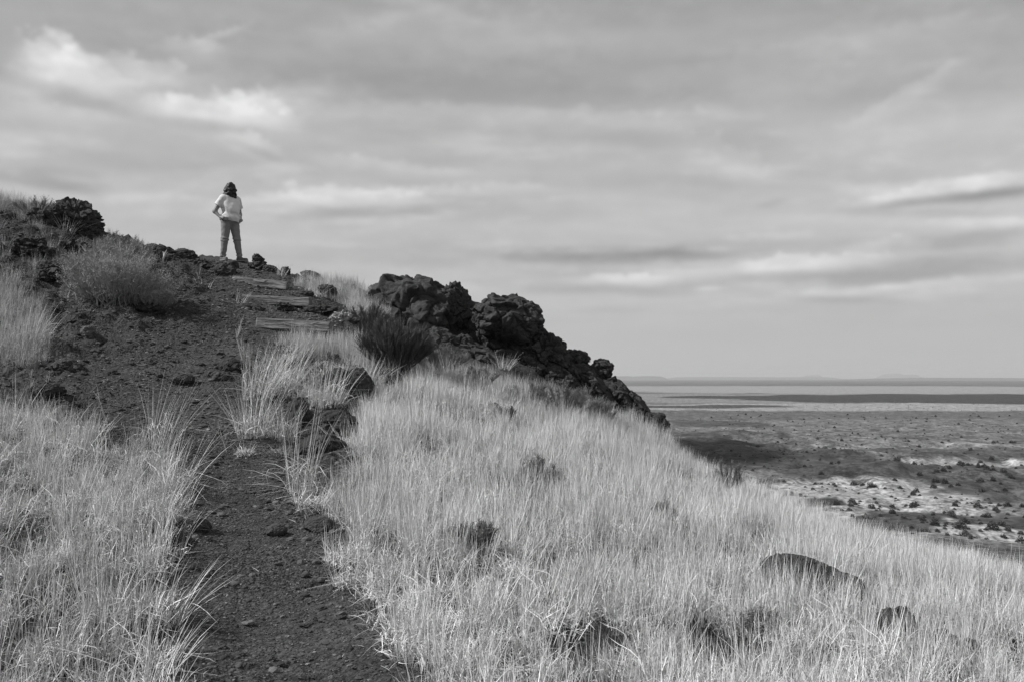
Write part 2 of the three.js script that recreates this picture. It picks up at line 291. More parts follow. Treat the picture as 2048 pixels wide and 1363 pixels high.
// far mesas and buttes on the horizon
function mesa(name, px0, px1, top, d, label, prof) {
  const n = 60, thick = d * 0.06, pos = [], idx = [];
  for (let i = 0; i <= n; i++) {
    const t = i / n, px = lerp(px0, px1, t), x = (px - 1024) / FPX * d;
    const e = Math.min(1, Math.min(t, 1 - t) * (prof || 8)), hh = EYE + (HORIZON - top) / FPX * d;
    const y = lerp(PLAIN_Y - 5, hh, smooth(0, 1, e) * (0.9 + 0.14 * fbm(t * 7, px * 0.01, 2, 3)));
    for (const [k, yy] of [[0.6, PLAIN_Y - 5], [0.15, lerp(PLAIN_Y - 5, y, 0.6)], [0.05, y], [-0.5, y], [-1, PLAIN_Y - 5]]) pos.push(x, yy, -d + k * thick);
    if (i) for (let k = 0; k < 4; k++) { const a = (i - 1) * 5 + k, b = i * 5 + k; idx.push(a, b, a + 1, b, b + 1, a + 1); }
  }
  const g = new THREE.BufferGeometry(); g.setAttribute('position', new THREE.Float32BufferAttribute(pos, 3)); g.setIndex(idx); g.computeVertexNormals();
  tag(mesh(name, g, new THREE.MeshStandardMaterial({ color: G(0.16), roughness: 1, side: THREE.DoubleSide })), label, 'mesa', null, 'structure');
}
mesa('distant_mesa', 1130, 1345, 750.5, 22000, 'low flat mesa on the horizon just right of the dark rocks');
mesa('distant_mesa', 1320, 1700, 752.5, 30000, 'long thin mesa on the horizon in the middle of the plain');
mesa('distant_mesa', 1560, 2300, 754, 17000, 'low dark plateau rising along the right of the horizon', 2.5);
mesa('distant_butte', 1622, 1646, 748.5, 40000, 'small pale butte on the horizon, leftmost of three', 3);
mesa('distant_butte', 1782, 1808, 745, 40000, 'small pale pointed butte on the horizon, tallest of three', 3);
mesa('distant_butte', 1816, 1840, 747.5, 40000, 'small pale butte on the horizon, rightmost of three', 3);

// ------------------------------------------------------------------ rocks
function boxUV(g, s = 1.1) { // uv in metres by the dominant axis
  const p = g.attributes.position, n = g.attributes.normal, uv = new Float32Array(p.count * 2);
  for (let i = 0; i < p.count; i++) { uv[i * 2] = (p.getX(i) * 0.8 + p.getZ(i) * 0.75) / s; uv[i * 2 + 1] = (p.getY(i) + p.getZ(i) * 0.45 - p.getX(i) * 0.2) / s; }
  g.setAttribute('uv', new THREE.BufferAttribute(uv, 2)); return g;
}
const icoCache = {};
function ico(detail) { if (!icoCache[detail]) { let g = new THREE.IcosahedronGeometry(1, detail); g.deleteAttribute('uv'); g.deleteAttribute('normal'); icoCache[detail] = mergeVertices(g, 1e-5); } return icoCache[detail].clone(); }
// a lava block: broken facets, ledges and clefts with a rough crust; half sizes in metres
function rockGeo(sx, sy, sz, sd, detail = 28, knob = 0.16, facets = 9, lumps = 1) {
  const save = seed; seed = sd * 7919 + 17;
  const planes = []; for (let i = 0; i < facets; i++) planes.push([V(gauss(), gauss(), gauss()).normalize(), R(0.62, 0.95)]);
  seed = save;
  const g = ico(detail), p = g.attributes.position, v = V(), o = sd * 3.37, S = Math.max(sx, sy, sz), rich = detail > 8;
  for (let i = 0; i < p.count; i++) {
    v.fromBufferAttribute(p, i);
    let r = 1; for (const [n, d] of planes) { const k = n.dot(v); if (k > 0.05) r = Math.min(r, d / k); }
    const f = lumps / S, w = 0.25; let x = v.x * sx, y = v.y * sy, z = v.z * sz;
    x += o + w * S * fbm(x * 2 * f, y * 2 * f, z * 2 * f + o, 2); y += w * S * fbm(x * 2 * f, y * 2 * f, z * 2 * f, 2); 
    const big = fbm(x * 1.5 * f, y * 1.5 * f + o, z * 1.5 * f, 3);
    r += big * knob * 1.7;
    let lx = 0, ly = 0, lz = 0;
    if (rich) {
      const [b1, e1] = shards(x * 2.3 * f, y * 2.6 * f, z * 2.3 * f), [b2, e2] = shards(x * 6.5 * f + 3, y * 6.5 * f, z * 6.5 * f);
      r += b1 * knob * 1.0 - (1 - smooth(0, 0.10, e1)) * knob * 0.45 + b2 * knob * 0.28 - (1 - smooth(0, 0.12, e2)) * knob * 0.12;
      const q = 0.5 * knob; lx = fbm(x * 5 * f, y * 5 * f, z * 5 * f + 20, 2) * q; ly = fbm(x * 5 * f, y * 5 * f + 40, z * 5 * f, 2) * q; lz = fbm(x * 5 * f + 60, y * 5 * f, z * 5 * f, 2) * q;
      r += fbm(x * 13, y * 13, z * 13, 3, 0.65) * Math.min(0.07, 0.035 / S) + 0.07;
    } else r += fbm(x * 4 * f, y * 4 * f, z * 4 * f, 2) * knob;
    p.setXYZ(i, (v.x * r + lx) * sx, (v.y * r + ly) * sy, (v.z * r + lz) * sz);
  }
  g.computeVertexNormals(); return boxUV(g);
}
// px,py: middle of the block; w,h: its size in the photograph; d: distance; tilt in degrees
function boulder(name, label, px, py, w, h, d, sd, o = {}) {
  const k = d / FPX, sx = w * k / 2, sy = h * k / 2, sz = 0.95 * Math.sqrt(sx * sy) * (o.deepK || 1.15);
  w *= 1.0;
  const m = mesh(name, rockGeo(sx, sy, sz, sd, o.detail || (w * h > 6000 ? 46 : w * h > 2500 ? 34 : w * h > 700 ? 22 : 12), o.knob, o.facets, o.lumps), o.mat || lava);
  m.position.copy(P(px, py, d)); m.rotation.set(o.rx || 0, o.ry || 0, -(o.tilt || 0) * Math.PI / 180);
  tag(m, label, o.cat || 'boulder', o.group); return m;
}
const OUT = 'lava blocks of the ridge outcrop';
boulder('lava_boulder', 'broad dark sloping lava slab at the left end of the rocky ridge', 842, 650, 215, 165, 20.6, 1, { tilt: 24, group: OUT, knob: 0.15, facets: 8, deepK: 1.1 });
boulder('lava_boulder', 'dark core of rock behind the upright block and the great overhanging boulder', 945, 678, 250, 150, 21.2, 20, { tilt: 22, group: OUT, knob: 0.15 });
boulder('lava_boulder', 'dark rock below the sloping slab, just above the grey brushy scrub', 872, 690, 120, 62, 19.3, 81, { tilt: 24, group: OUT, knob: 0.18 });
boulder('lava_boulder', 'dark rock low on the ridge face under the base of the overhanging boulder', 965, 728, 120, 54, 19.1, 82, { tilt: 22, group: OUT, knob: 0.18 });
boulder('lava_boulder', 'low dark rock on the skyline at the upper left tip of the rocky ridge', 772, 584, 64, 34, 21.4, 2, { group: OUT, tilt: 6 });
boulder('lava_boulder', 'knobbly dark rock crest rising above the sloping slab on the ridge', 842, 594, 116, 54, 21.0, 3, { group: OUT, tilt: 10, knob: 0.2 });
boulder('lava_boulder', 'upright dark lava block left of the great overhanging boulder', 910, 618, 74, 96, 20.5, 4, { group: OUT, knob: 0.18, tilt: -8 });
boulder('lava_boulder', 'great dark overhanging boulder jutting above the middle of the ridge', 1010, 642, 140, 104, 19.9, 5, { group: OUT, tilt: 14, knob: 0.15, facets: 11, deepK: 1.2 });
boulder('lava_boulder', 'dark rock base beneath the great overhanging boulder', 1000, 704, 175, 88, 20.4, 6, { group: OUT, tilt: 20, knob: 0.2 });
boulder('lava_boulder', 'small dark rock wedged in the gap under the left of the great overhanging boulder', 938, 668, 62, 62, 20.4, 7, { group: OUT, knob: 0.22 });
boulder('lava_boulder', 'dark broken block directly below the right edge of the great overhanging boulder', 1088, 712, 104, 92, 20.1, 8, { group: OUT, tilt: 26, knob: 0.2 });
boulder('lava_boulder', 'small knob of rock on the skyline right below the great overhanging boulder', 1113, 692, 40, 34, 20.4, 9, { group: OUT, knob: 0.2 });
boulder('lava_boulder', 'rounded dark rock on the ridge line between the two jutting blocks', 1150, 720, 58, 40, 20.3, 10, { group: OUT, tilt: 18, knob: 0.2 });
boulder('lava_boulder', 'beak shaped dark block jutting over the plain on the lower ridge', 1200, 738, 54, 40, 20.2, 11, { group: OUT, tilt: -6, knob: 0.2 });
boulder('lava_boulder', 'long dark lava slab sloping down to the right below the beak shaped block', 1172, 768, 135, 58, 20.0, 12, { group: OUT, tilt: 38, knob: 0.18 });
boulder('lava_boulder', 'small round dark rock tucked under the beak shaped block', 1220, 766, 34, 32, 20.1, 13, { group: OUT, knob: 0.2 });
boulder('lava_boulder', 'long dark lava slab on the lower ridge above the rounded end boulder', 1248, 806, 120, 58, 20.0, 14, { group: OUT, tilt: 38, knob: 0.18 });
boulder('lava_boulder', 'rounded dark boulder at the lowest right end of the ridge', 1313, 848, 62, 50, 19.7, 15, { group: OUT, tilt: 20, knob: 0.17 });
boulder('lava_boulder', 'dark rock half in grass left of the rounded end boulder', 1270, 846, 56, 42, 19.6, 16, { group: OUT, tilt: 30, knob: 0.2 });
boulder('lava_boulder', 'dark rock at the foot of the ridge under the broken block', 1120, 762, 76, 50, 19.6, 17, { group: OUT, tilt: 30, knob: 0.2 });
boulder('lava_boulder', 'dark rock at the foot of the ridge beneath the long upper slab', 1060, 738, 70, 44, 19.7, 18, { group: OUT, tilt: 24, knob: 0.2 });
boulder('lava_boulder', 'dark rock at the foot of the ridge among grass, right of the dark bush', 925, 702, 82, 52, 19.6, 19, { group: OUT, tilt: 24, knob: 0.2 });
// left skyline and slope
const LS = 'dark rocks of the left slope';
boulder('lava_boulder', 'large dark rugged boulder on the left skyline', 143, 446, 96, 84, 20, 21, { group: LS, tilt: 18, knob: 0.22, lumps: 1.3 });
boulder('lava_boulder', 'dark rock on the left skyline just right below the large rugged boulder', 184, 474, 44, 44, 20, 22, { group: LS, knob: 0.22 });
boulder('lava_boulder', 'dark rock in grass left of the large rugged skyline boulder', 84, 440, 60, 44, 19.7, 23, { group: LS, knob: 0.22 });
boulder('lava_boulder', 'dark lump of lava low on the left slope below the skyline boulder', 62, 500, 70, 46, 17.9, 24, { group: LS, knob: 0.25, mat: lavaDark });
boulder('lava_boulder', 'dark lava lump left of the pale grey shrub', 105, 545, 70, 50, 17, 25, { group: LS, knob: 0.25 });
boulder('lava_boulder', 'dark rock above the pale grey shrub, beneath the skyline boulder', 140, 500, 70, 44, 18.7, 26, { group: LS, knob: 0.25 });
boulder('lava_boulder', 'small dark rock on the skyline between the pale shrub and the person', 318, 501, 60, 26, 21.2, 27, { group: LS, knob: 0.18, tilt: 14 });
boulder('lava_boulder', 'small pointed dark rock on the skyline left of the person', 370, 512, 52, 26, 21.5, 28, { group: LS, knob: 0.18, tilt: 8 });
boulder('lava_boulder', 'low dark rock left of the person near the pale stump', 345, 527, 62, 34, 20.6, 29, { group: LS, knob: 0.22 });
boulder('lava_boulder', 'dark rock directly below the feet of the person', 443, 549, 54, 46, 20.3, 30, { group: LS, knob: 0.17, tilt: 10 });
boulder('lava_boulder', 'dark rock at the crest beside the left foot of the person', 462, 533, 28, 24, 20.9, 31, { group: LS, knob: 0.15 });
boulder('lava_boulder', 'dark broad rock left below the person on the crest', 405, 535, 66, 38, 20.6, 32, { group: LS, knob: 0.2 });
boulder('lava_boulder', 'knobbed dark rock on the skyline right of the person', 520, 533, 38, 28, 21.3, 33, { group: LS, knob: 0.2, tilt: 15 });
boulder('lava_boulder', 'round dark stone perched on the knobbed skyline rock', 515, 518, 22, 20, 21.3, 34, { group: LS, knob: 0.2, facets: 8, detail: 16, cat: 'stone' });
boulder('lava_boulder', 'low dark rock trailing right of the knobbed skyline rock', 539, 540, 30, 20, 21.2, 35, { group: LS, knob: 0.18 });
boulder('lava_boulder', 'small dark rock among dry grass above the top timber step', 571, 544, 20, 20, 21.3, 36, { group: LS, knob: 0.18 });
boulder('lava_boulder', 'pale topped rock in dry grass on the skyline right of the steps', 620, 549, 36, 18, 21.4, 37, { mat: lavaPale, knob: 0.16 });
boulder('lava_boulder', 'grey angular rock in grass below the pale topped skyline rock', 615, 565, 26, 18, 20.6, 38, { mat: lavaPale, knob: 0.1 });
boulder('lava_boulder', 'round dark boulder in grass right of the timber steps', 655, 582, 36, 30, 19.4, 39, { knob: 0.15 });
boulder('lava_boulder', 'flat dark rock at the right end of the middle timber step', 612, 589, 34, 18, 19.1, 40, { knob: 0.18 });
boulder('lava_boulder', 'dark rough clod between the middle and the lowest timber step', 570, 617, 44, 22, 17.5, 41, { knob: 0.25, mat: lavaDark });
boulder('lava_boulder', 'dark rough clod right of the lowest timber, below the round boulder', 640, 622, 60, 26, 17.6, 42, { knob: 0.25, mat: lavaDark });
boulder('lava_boulder', 'dark mound of lava left above the lowest timber step', 500, 622, 56, 24, 17.1, 43, { knob: 0.22, mat: lavaDark });
boulder('lichen_rock', 'pale encrusted rock at the right end of the lowest timber step', 682, 639, 40, 28, 16.4, 44, { mat: rockMat(0.6), knob: 0.28, lumps: 1.6, cat: 'rock' });
boulder('lava_boulder', 'small dark stone right beside the pale encrusted rock', 709, 641, 22, 15, 16.4, 45, { knob: 0.2 });
boulder('lava_boulder', 'dark lump standing in for the shadow below the pale grey shrub', 300, 624, 56, 34, 15.9, 46, { knob: 0.25, mat: lavaDark });  // dark block put where the shrub throws its shadow, in place of shade
// among the tufts beside the path (base points found on the hill)
function onHill(name, label, px, py, w, h, sd, o = {}) { // py: base of the visible stone
  const b = hit(px, py), d = -b.z; const q = EYE + ray(px, py - h * 0.42).y * d / -ray(px, py - h * 0.42).z;
  const k = d / FPX, sx = w * k / 2, sy = h * k / 2 * 1.25, sz = Math.sqrt(sx * sy) * (o.deepK || 1.1);
  const m = mesh(name, rockGeo(sx, sy, sz, sd, o.detail || (w > 90 ? 34 : w > 35 ? 24 : 14), o.knob ?? 0.12, o.facets ?? 7, o.lumps), o.mat || lava);
  m.position.set(b.x, q - sy * 0.2, b.z - sz * 0.4); m.rotation.set(0, o.ry || 0, -(o.tilt || 0) * Math.PI / 180);
  tag(m, label, o.cat || 'boulder', o.group); return m;
}
onHill('lava_boulder', 'long dark boulder lying in the pale grass at lower right', 1635, 1195, 210, 76, 51, { tilt: 15, knob: 0.1, facets: 5, mat: lavaDark });
onHill('lava_boulder', 'squat dark rock in grass right below the long boulder', 1800, 1290, 80, 74, 52, { mat: lavaDark, knob: 0.16 });
onHill('lava_boulder', 'dark rock sunk in grass near the lower right corner', 1890, 1320, 64, 60, 53, { mat: lavaDark, knob: 0.16 });
onHill('lava_boulder', 'small dark rock in grass nearest the lower right corner', 1945, 1318, 40, 40, 54, { mat: lavaDark });
onHill('lava_boulder', 'dark boulder under the drooping tufts below the lowest timber', 690, 790, 100, 62, 55, { tilt: 14, mat: lavaDark });
onHill('lava_boulder', 'dark flat boulder amid tufts on the right of the path', 668, 868, 90, 50, 56, { mat: lavaDark });
onHill('lava_boulder', 'dark boulder behind the tall stalked tuft right of the path', 640, 915, 90, 52, 57, { mat: lavaDark });
onHill('lava_boulder', 'dark stone beside the path between the two upper tufts', 595, 850, 46, 60, 58, { mat: lavaDark });
onHill('lava_boulder', 'dark rounded stone at the grass edge right of the lower path', 635, 1062, 56, 32, 59, { knob: 0.08 });
onHill('lava_boulder', 'low dark stone lying on the right of the lower path', 547, 1068, 46, 22, 60, { knob: 0.08 });
onHill('lava_boulder', 'low dark stone on the left of the lower path beside the grass', 385, 1064, 62, 30, 61, { knob: 0.08 });
onHill('lava_boulder', 'dark stone half under the left grass by the lower path', 345, 1094, 60, 36, 62, { knob: 0.1 });
onHill('lava_boulder', 'dark shaded rock inside the left grass near the bottom corner', 272, 1278, 46, 40, 63, { mat: lavaDark });
onHill('lava_boulder', 'rounded dark cobble in the middle of the upper path bend', 362, 764, 44, 20, 64, { knob: 0.08 });
onHill('lava_boulder', 'dark stone on the right edge of the path bend', 440, 762, 40, 24, 65, { knob: 0.12 });
onHill('lava_boulder', 'larger dark stone on the right edge of the path above the bend', 462, 742, 54, 30, 66, { knob: 0.12, mat: lavaDark });
onHill('pale_rock', 'pale angular rock on the dark left slope above the path bend', 172, 674, 26, 28, 67, { knob: 0.12, mat: rockMat(0.17), cat: 'rock' });
onHill('lava_boulder', 'dark rock on the far left slope below the pale angular rock', 130, 745, 54, 30, 68, { knob: 0.15 });
onHill('lava_boulder', 'dark rock at the far left edge above the left grass', 90, 790, 60, 28, 69, { knob: 0.15, mat: lavaDark });
onHill('lava_boulder', 'dark rock in the grass gap in the middle of the pale slope', 915, 1095, 40, 50, 70, { mat: lavaDark });
onHill('lava_boulder', 'dark rock showing through the upper grass left of the middle scrub', 985, 835, 40, 30, 71, { mat: lavaDark });
onHill('lava_boulder', 'dark rocks below the dark bush at the head of the pale slope', 775, 775, 60, 38, 72, { mat: lavaDark });
console.log('rocks');

// ------------------------------------------------------------------ timber steps
const woodMap = greyTex(512, (u, v) => 0.66 + fbm(u * 3, v * 60, 2.2, 4, 0.6) * 0.55 + fbm(u * 18, v * 160, 5, 2) * 0.25);
const woodBump = greyTex(512, (u, v) => { const c = fbm(u * 2.4, v * 34, 6.1, 3, 0.6); return 0.6 + c * 0.5 - (1 - smooth(0, 0.05, Math.abs(fbm(u * 1.6, v * 16, 8.8, 2)))) * 0.5; }, false);
const woodMat = new THREE.MeshStandardMaterial({ color: G(0.47), map: woodMap, bumpMap: woodBump, bumpScale: 0.02, roughness: 0.9 });
function timber(label, l, r, d0, d1, sec, sd) { // l, r: top front edge ends in the photograph
  const a = P(l[0], l[1], d0), b = P(r[0], r[1], d1), L = a.distanceTo(b);
  const nx = 60, ring = []; const rr = sec * 0.13, hs = sec / 2;
  for (let c = 0; c < 4; c++) for (let k = 0; k < 4; k++) { const an = (c + k / 3) * Math.PI / 2, cx = (c === 0 || c === 3 ? 1 : -1) * (hs - rr), cy = (c < 2 ? 1 : -1) * (hs - rr); ring.push([cx + Math.cos(an) * rr, cy + Math.sin(an) * rr]); }
  const pos = [], uv = [], idx = [], m = ring.length + 1;
  for (let i = 0; i <= nx; i++) {
    const t = i / nx, x = (t - 0.5) * L, e = Math.min(t, 1 - t) * L, k0 = e < 0.02 ? 0.95 : 1;
    let per = 0;
    for (let j = 0; j < m; j++) {
      const q = ring[j % ring.length], n = 1 + fbm(x * 2.5 + sd * 9, q[0] * 9, q[1] * 9, 3) * 0.12 + fbm(x * 1.5, q[0] * 60 + sd, q[1] * 60, 2) * 0.05;
      pos.push(x + fbm(q[0] * 30, q[1] * 30, sd + (t > 0.5 ? 5 : 0), 2) * 0.03 * (e < 0.03 ? 1 : 0), q[1] * n * k0, q[0] * n * k0); uv.push(x / 1.3 + sd * 0.37, per); per += sec * 4 / ring.length / 0.8;
      if (i && j) { const A = (i - 1) * m + j - 1, B = i * m + j - 1; idx.push(A, A + 1, B, B, A + 1, B + 1); }
    }
  }
  for (const i of [0, nx]) { const c = pos.length / 3; pos.push(((i ? 0.5 : -0.5)) * L, 0, 0); uv.push(0.3, 0.4); for (let j = 0; j < m - 1; j++) { const A = i * m + j; i ? idx.push(c, A, A + 1) : idx.push(c, A + 1, A); } }
  const g = new THREE.BufferGeometry(); g.setAttribute('position', new THREE.Float32BufferAttribute(pos, 3)); g.setAttribute('uv', new THREE.Float32BufferAttribute(uv, 2)); g.setIndex(idx); g.computeVertexNormals();
  const o = mesh('timber_step', g, woodMat); const dir = b.clone().sub(a).normalize();
  o.quaternion.setFromUnitVectors(V(1, 0, 0), dir); o.position.copy(a).add(b).multiplyScalar(0.5).add(V(0, -sec / 2, -sec / 2));
  tag(o, label, 'timber step', 'weathered timbers of the hill steps'); return o;
}
timber('weathered timber step lying lowest on the hill path', [512, 635], [661, 643], 15.9, 15.75, 0.175, 1);
timber('weathered timber step in the middle of the three', [484, 589], [620, 595], 17.9, 17.75, 0.17, 2);
timber('weathered timber step highest on the hill, nearest the person', [466, 552], [575, 563], 19.8, 19.6, 0.18, 3);

// ------------------------------------------------------------------ grass
class Blades {
  constructor() { this.p = []; this.n = []; this.i = []; this.c = []; }
  // a ribbon from p along dir, bending by b (quadratic), of the given length and width
  add(p, dir, len, b, w, seg = 3, curl = 0, tip = 0.15) {
    const base = this.p.length / 3, a0 = rnd() * 6.283; const side = V(Math.cos(a0), 0, Math.sin(a0)), T = V(), S = V(), N = V(), Q = V();
    const cp = R(0, 6.28), tone = R(0.5, 1.12);
    for (let k = 0; k < seg * 2 + 1; k++) this.c.push(tone, tone, tone);
    for (let k = 0; k <= seg; k++) {
      const t = k / seg;
      Q.copy(p).addScaledVector(dir, len * t).addScaledVector(b, len * t * t);
      if (curl) { const c = curl * len * t; Q.x += Math.sin(t * 5 + cp) * c; Q.z += Math.cos(t * 4.3 + cp) * c; Q.y += Math.sin(t * 6.1 + cp * 2) * c * 0.6; }
      T.copy(dir).addScaledVector(b, 2 * t).normalize(); S.copy(side).addScaledVector(T, -side.dot(T)).normalize(); N.crossVectors(S, T);
      const ww = w * (1 - (1 - tip) * t * t) * 0.5;
      if (k < seg) { this.p.push(Q.x - S.x * ww, Q.y - S.y * ww, Q.z - S.z * ww, Q.x + S.x * ww, Q.y + S.y * ww, Q.z + S.z * ww); this.n.push(N.x, N.y, N.z, N.x, N.y, N.z); if (k) { const c = base + k * 2; this.i.push(c - 2, c - 1, c, c, c - 1, c + 1); } }
      else { this.p.push(Q.x, Q.y, Q.z); this.n.push(N.x, N.y, N.z); const c = base + k * 2; this.i.push(c - 2, c - 1, c); }
    }
  }
  geo() { const g = new THREE.BufferGeometry(); g.setAttribute('position', new THREE.Float32BufferAttribute(this.p, 3)); g.setAttribute('normal', new THREE.Float32BufferAttribute(this.n, 3)); g.setAttribute('color', new THREE.Float32BufferAttribute(this.c, 3)); g.setIndex(this.i); return g; }
}
function clump(o) { // r: base radius, h: height, stems, leaves, lean
  const b = new Blades();
  for (let i = 0; i < o.stems; i++) {
    const a = rnd() * 6.283, r = Math.sqrt(rnd()) * o.r, p = V(Math.cos(a) * r, -0.03, Math.sin(a) * r);
    const sp = o.spread * rnd(), dir = V(Math.cos(a) * sp + gauss() * 0.07 + o.lean, 1, Math.sin(a) * sp + gauss() * 0.07).normalize();
    b.add(p, dir, o.h * R(0.5, 1.1), V(Math.cos(a) * sp * 0.5 + gauss() * 0.09 + o.lean * 0.6, -0.12 * rnd(), Math.sin(a) * sp * 0.5 + gauss() * 0.09), o.w * R(0.7, 1.25), 4, 0.015);
  }
  for (let i = 0; i < o.leaves; i++) {
    const a = rnd() * 6.283, r = Math.sqrt(rnd()) * o.r * 1.1, p = V(Math.cos(a) * r, R(-0.02, 0.1 * o.h / 0.4), Math.sin(a) * r);
    const dir = V(gauss() * 0.9, R(0.35, 1.1), gauss() * 0.9).normalize();
    b.add(p, dir, o.h * R(0.22, 0.6), V(gauss() * 0.7, -R(0.2, 0.9), gauss() * 0.7), o.w * R(0.9, 1.7), 5, o.curl ?? 0.10);
  }
  return b.geo();
}
const inPoly = (poly, x, z) => { let c = false; for (let i = 0, j = poly.length - 1; i < poly.length; j = i++) { const [xi, zi] = poly[i], [xj, zj] = poly[j]; if ((zi > z) !== (zj > z) && x < (xj - xi) * (z - zi) / (zj - zi) + xi) c = !c; } return c; };
const M4 = new THREE.Matrix4(), Q4 = new THREE.Quaternion(), E4 = new THREE.Euler();
function scatter(name, label, cat, protos, list, mat) { // list of [x,y,z,yaw,scaleXZ,scaleY,tone,lean]
  const grp = new THREE.Group(); grp.name = numbered(name); tag(grp, label, cat, null, 'stuff'); scene.add(grp);
  protos.forEach((g, k) => {
    const sub = list.filter((_, i) => i % protos.length === k); if (!sub.length) return;
    const im = new THREE.InstancedMesh(g, mat, sub.length); im.castShadow = im.receiveShadow = true; im.name = 'clumps'; tag(im, null, null, null, 'stuff');
    sub.forEach((s, i) => { Q4.setFromEuler(E4.set(s[8] || 0, s[3], s[7] || 0, 'YXZ')); M4.compose(V(s[0], s[1], s[2]), Q4, V(s[4], s[5], s[4])); im.setMatrixAt(i, M4); im.setColorAt(i, G(s[6])); });
    grp.add(im);
  });
  return grp;
}
const fieldProtos = [], curlyProtos = [], shortProtos = [];
for (let i = 0; i < 7; i++) fieldProtos.push(clump({ r: 0.075, h: 0.39, stems: 30, leaves: 14, spread: 0.2, w: 0.0036, lean: 0.02 }));
for (let i = 0; i < 6; i++) curlyProtos.push(clump({ r: 0.09, h: 0.34, stems: 12, leaves: 34, spread: 0.5, w: 0.0050, lean: 0.05, curl: 0.14 }));
const longProtos = []; for (let i = 0; i < 5; i++) longProtos.push(clump({ r: 0.10, h: 0.62, stems: 13, leaves: 5, spread: 0.22, w: 0.0042, lean: 0.10 }));
for (let i = 0; i < 4; i++) shortProtos.push(clump({ r: 0.10, h: 0.22, stems: 10, leaves: 30, spread: 0.6, w: 0.0050, lean: 0.0, curl: 0.14 }));
function fill(poly, spacing, fn) { // jittered grid inside a polygon
  let x0 = 1e9, x1 = -1e9, z0 = 1e9, z1 = -1e9; for (const [x, z] of poly) { x0 = Math.min(x0, x); x1 = Math.max(x1, x); z0 = Math.min(z0, z); z1 = Math.max(z1, z); }
  for (let z = z0; z < z1; z += spacing) for (let x = x0; x < x1; x += spacing) { const a = x + R(-0.6, 0.6) * spacing, b = z + R(-0.6, 0.6) * spacing; if (inPoly(poly, a + 0.22 * N3(a * 3, 5, b * 3) + R(-0.06, 0.06), b + 0.22 * N3(a * 3, 15, b * 3) + R(-0.06, 0.06))) fn(a, b); }
}
const FIELD = [[900, 4.0], [880, 5.0], [850, 5.5], [760, 5.9], [755, 6.3], [680, 6.6], [668, 7.3], [680, 7.9], [640, 8.3], [640, 9.0], [720, 10], [722, 12], [745, 13.2], [830, 14.6], [900, 15.8], [1000, 16.8], [1250, 18.4], [1340, 19], [1430, 19], [1560, 18], [1700, 16.5], [1900, 14.5], [2200, 14], [2300, 4.0]].map(([a, b]) => XZ(a, b));
const LEFT = [[325, 3.8], [335, 5.4], [325, 6.4], [350, 7.4], [362, 8.6], [330, 9.7], [240, 10.2], [150, 10.5], [40, 10.9], [-150, 11], [-260, 3.8]].map(([a, b]) => XZ(a, b));
{
  const tall = [], curly = [], long = [];
  fill(FIELD, 0.115, (x, z) => {
    const d = -z, gap = fbm(x * 0.9, 3.1, z * 0.9, 3), g2 = fbm(x * 2.6, 8.1, z * 2.6, 2);
    if (gap + g2 * 0.9 < -0.20) return;
    if (rnd() < 0.05 * smooth(13, 8, -z)) long.push([x, H(x, z), z, R(-1.2, 1.2), R(0.8, 1.2), R(0.6, 1.0), R(0.65, 0.9), gauss() * 0.08]);
    const lowBand = fbm(x * 0.5, 12.1, z * 0.9, 2);
    const near = smooth(9, 5.5, d);
    const tone = clamp(0.74 + gap * 0.36 + gauss() * 0.06, 0.25, 0.92);
    const s = clamp(1 + fbm(x * 0.6, 5.1, z * 0.6, 2) * 0.5, 0.7, 1.3);
    if (rnd() < 0.30 + near * 0.30 + lowBand * 0.5) curly.push([x, H(x, z), z, R(0, 6.28), R(0.8, 1.25), s * R(0.6, 1.05), tone * 1.03, gauss() * 0.15]);
    else tall.push([x, H(x, z), z, R(0, 6.28), R(0.85, 1.2), s * R(0.65, 1.25), tone, gauss() * 0.04 - 0.02, gauss() * 0.04]);
  });
  console.log('field', tall.length, curly.length);
  scatter('slope_grass', 'dense pale dry grass covering the right slope', 'grass', fieldProtos, tall, grassMat);
  scatter('slope_grass', 'curled pale dry leaves tangled low in the slope grass', 'grass', curlyProtos, curly, grassMat);
  scatter('slope_grass', 'long thin stalks standing above the slope grass', 'grass', longProtos, long, grassMat);
}
{
  const tall = [], curly = [], long = [];
  fill(LEFT, 0.128, (x, z) => {
    const gap = fbm(x * 1.1 + 20, 3.1, z * 1.1, 3), g2 = fbm(x * 2.8, 18.1, z * 2.8, 2);
    if (gap + g2 * 1.0 < -0.09) { if (rnd() < 0.25) curly.push([x, H(x, z), z, R(0, 6.28), R(0.7, 1.1), R(0.3, 0.5), R(0.3, 0.5), gauss() * 0.2]); return; }
    if (rnd() < 0.16) long.push([x, H(x, z), z, R(-0.5, 0.5), R(0.8, 1.2), R(0.7, 1.15), R(0.6, 0.85), gauss() * 0.08 - 0.05]);
    const tone = clamp(0.66 + gap * 0.34 + gauss() * 0.1, 0.2, 0.86), s = clamp(1 + fbm(x * 0.7, 5.1, z * 0.7, 2) * 0.6, 0.7, 1.3);
    if (rnd() < 0.55) curly.push([x, H(x, z), z, R(0, 6.28), R(0.9, 1.3), s * R(0.6, 1.1), tone, gauss() * 0.18]);
    else tall.push([x, H(x, z), z, R(0, 6.28), R(0.8, 1.2), s * R(0.75, 1.2), tone, gauss() * 0.1 - 0.08]);
  });
  console.log('left', tall.length, curly.length);
  scatter('bank_grass', 'dry straw grass filling the lower left bank beside the path', 'grass', fieldProtos, tall, grassMat);
  scatter('bank_grass', 'curled dry leaves tangled in the lower left grass', 'grass', curlyProtos, curly, grassMat);
  scatter('bank_grass', 'long thin stalks leaning over the lower left grass', 'grass', longProtos, long, grassMat);
}
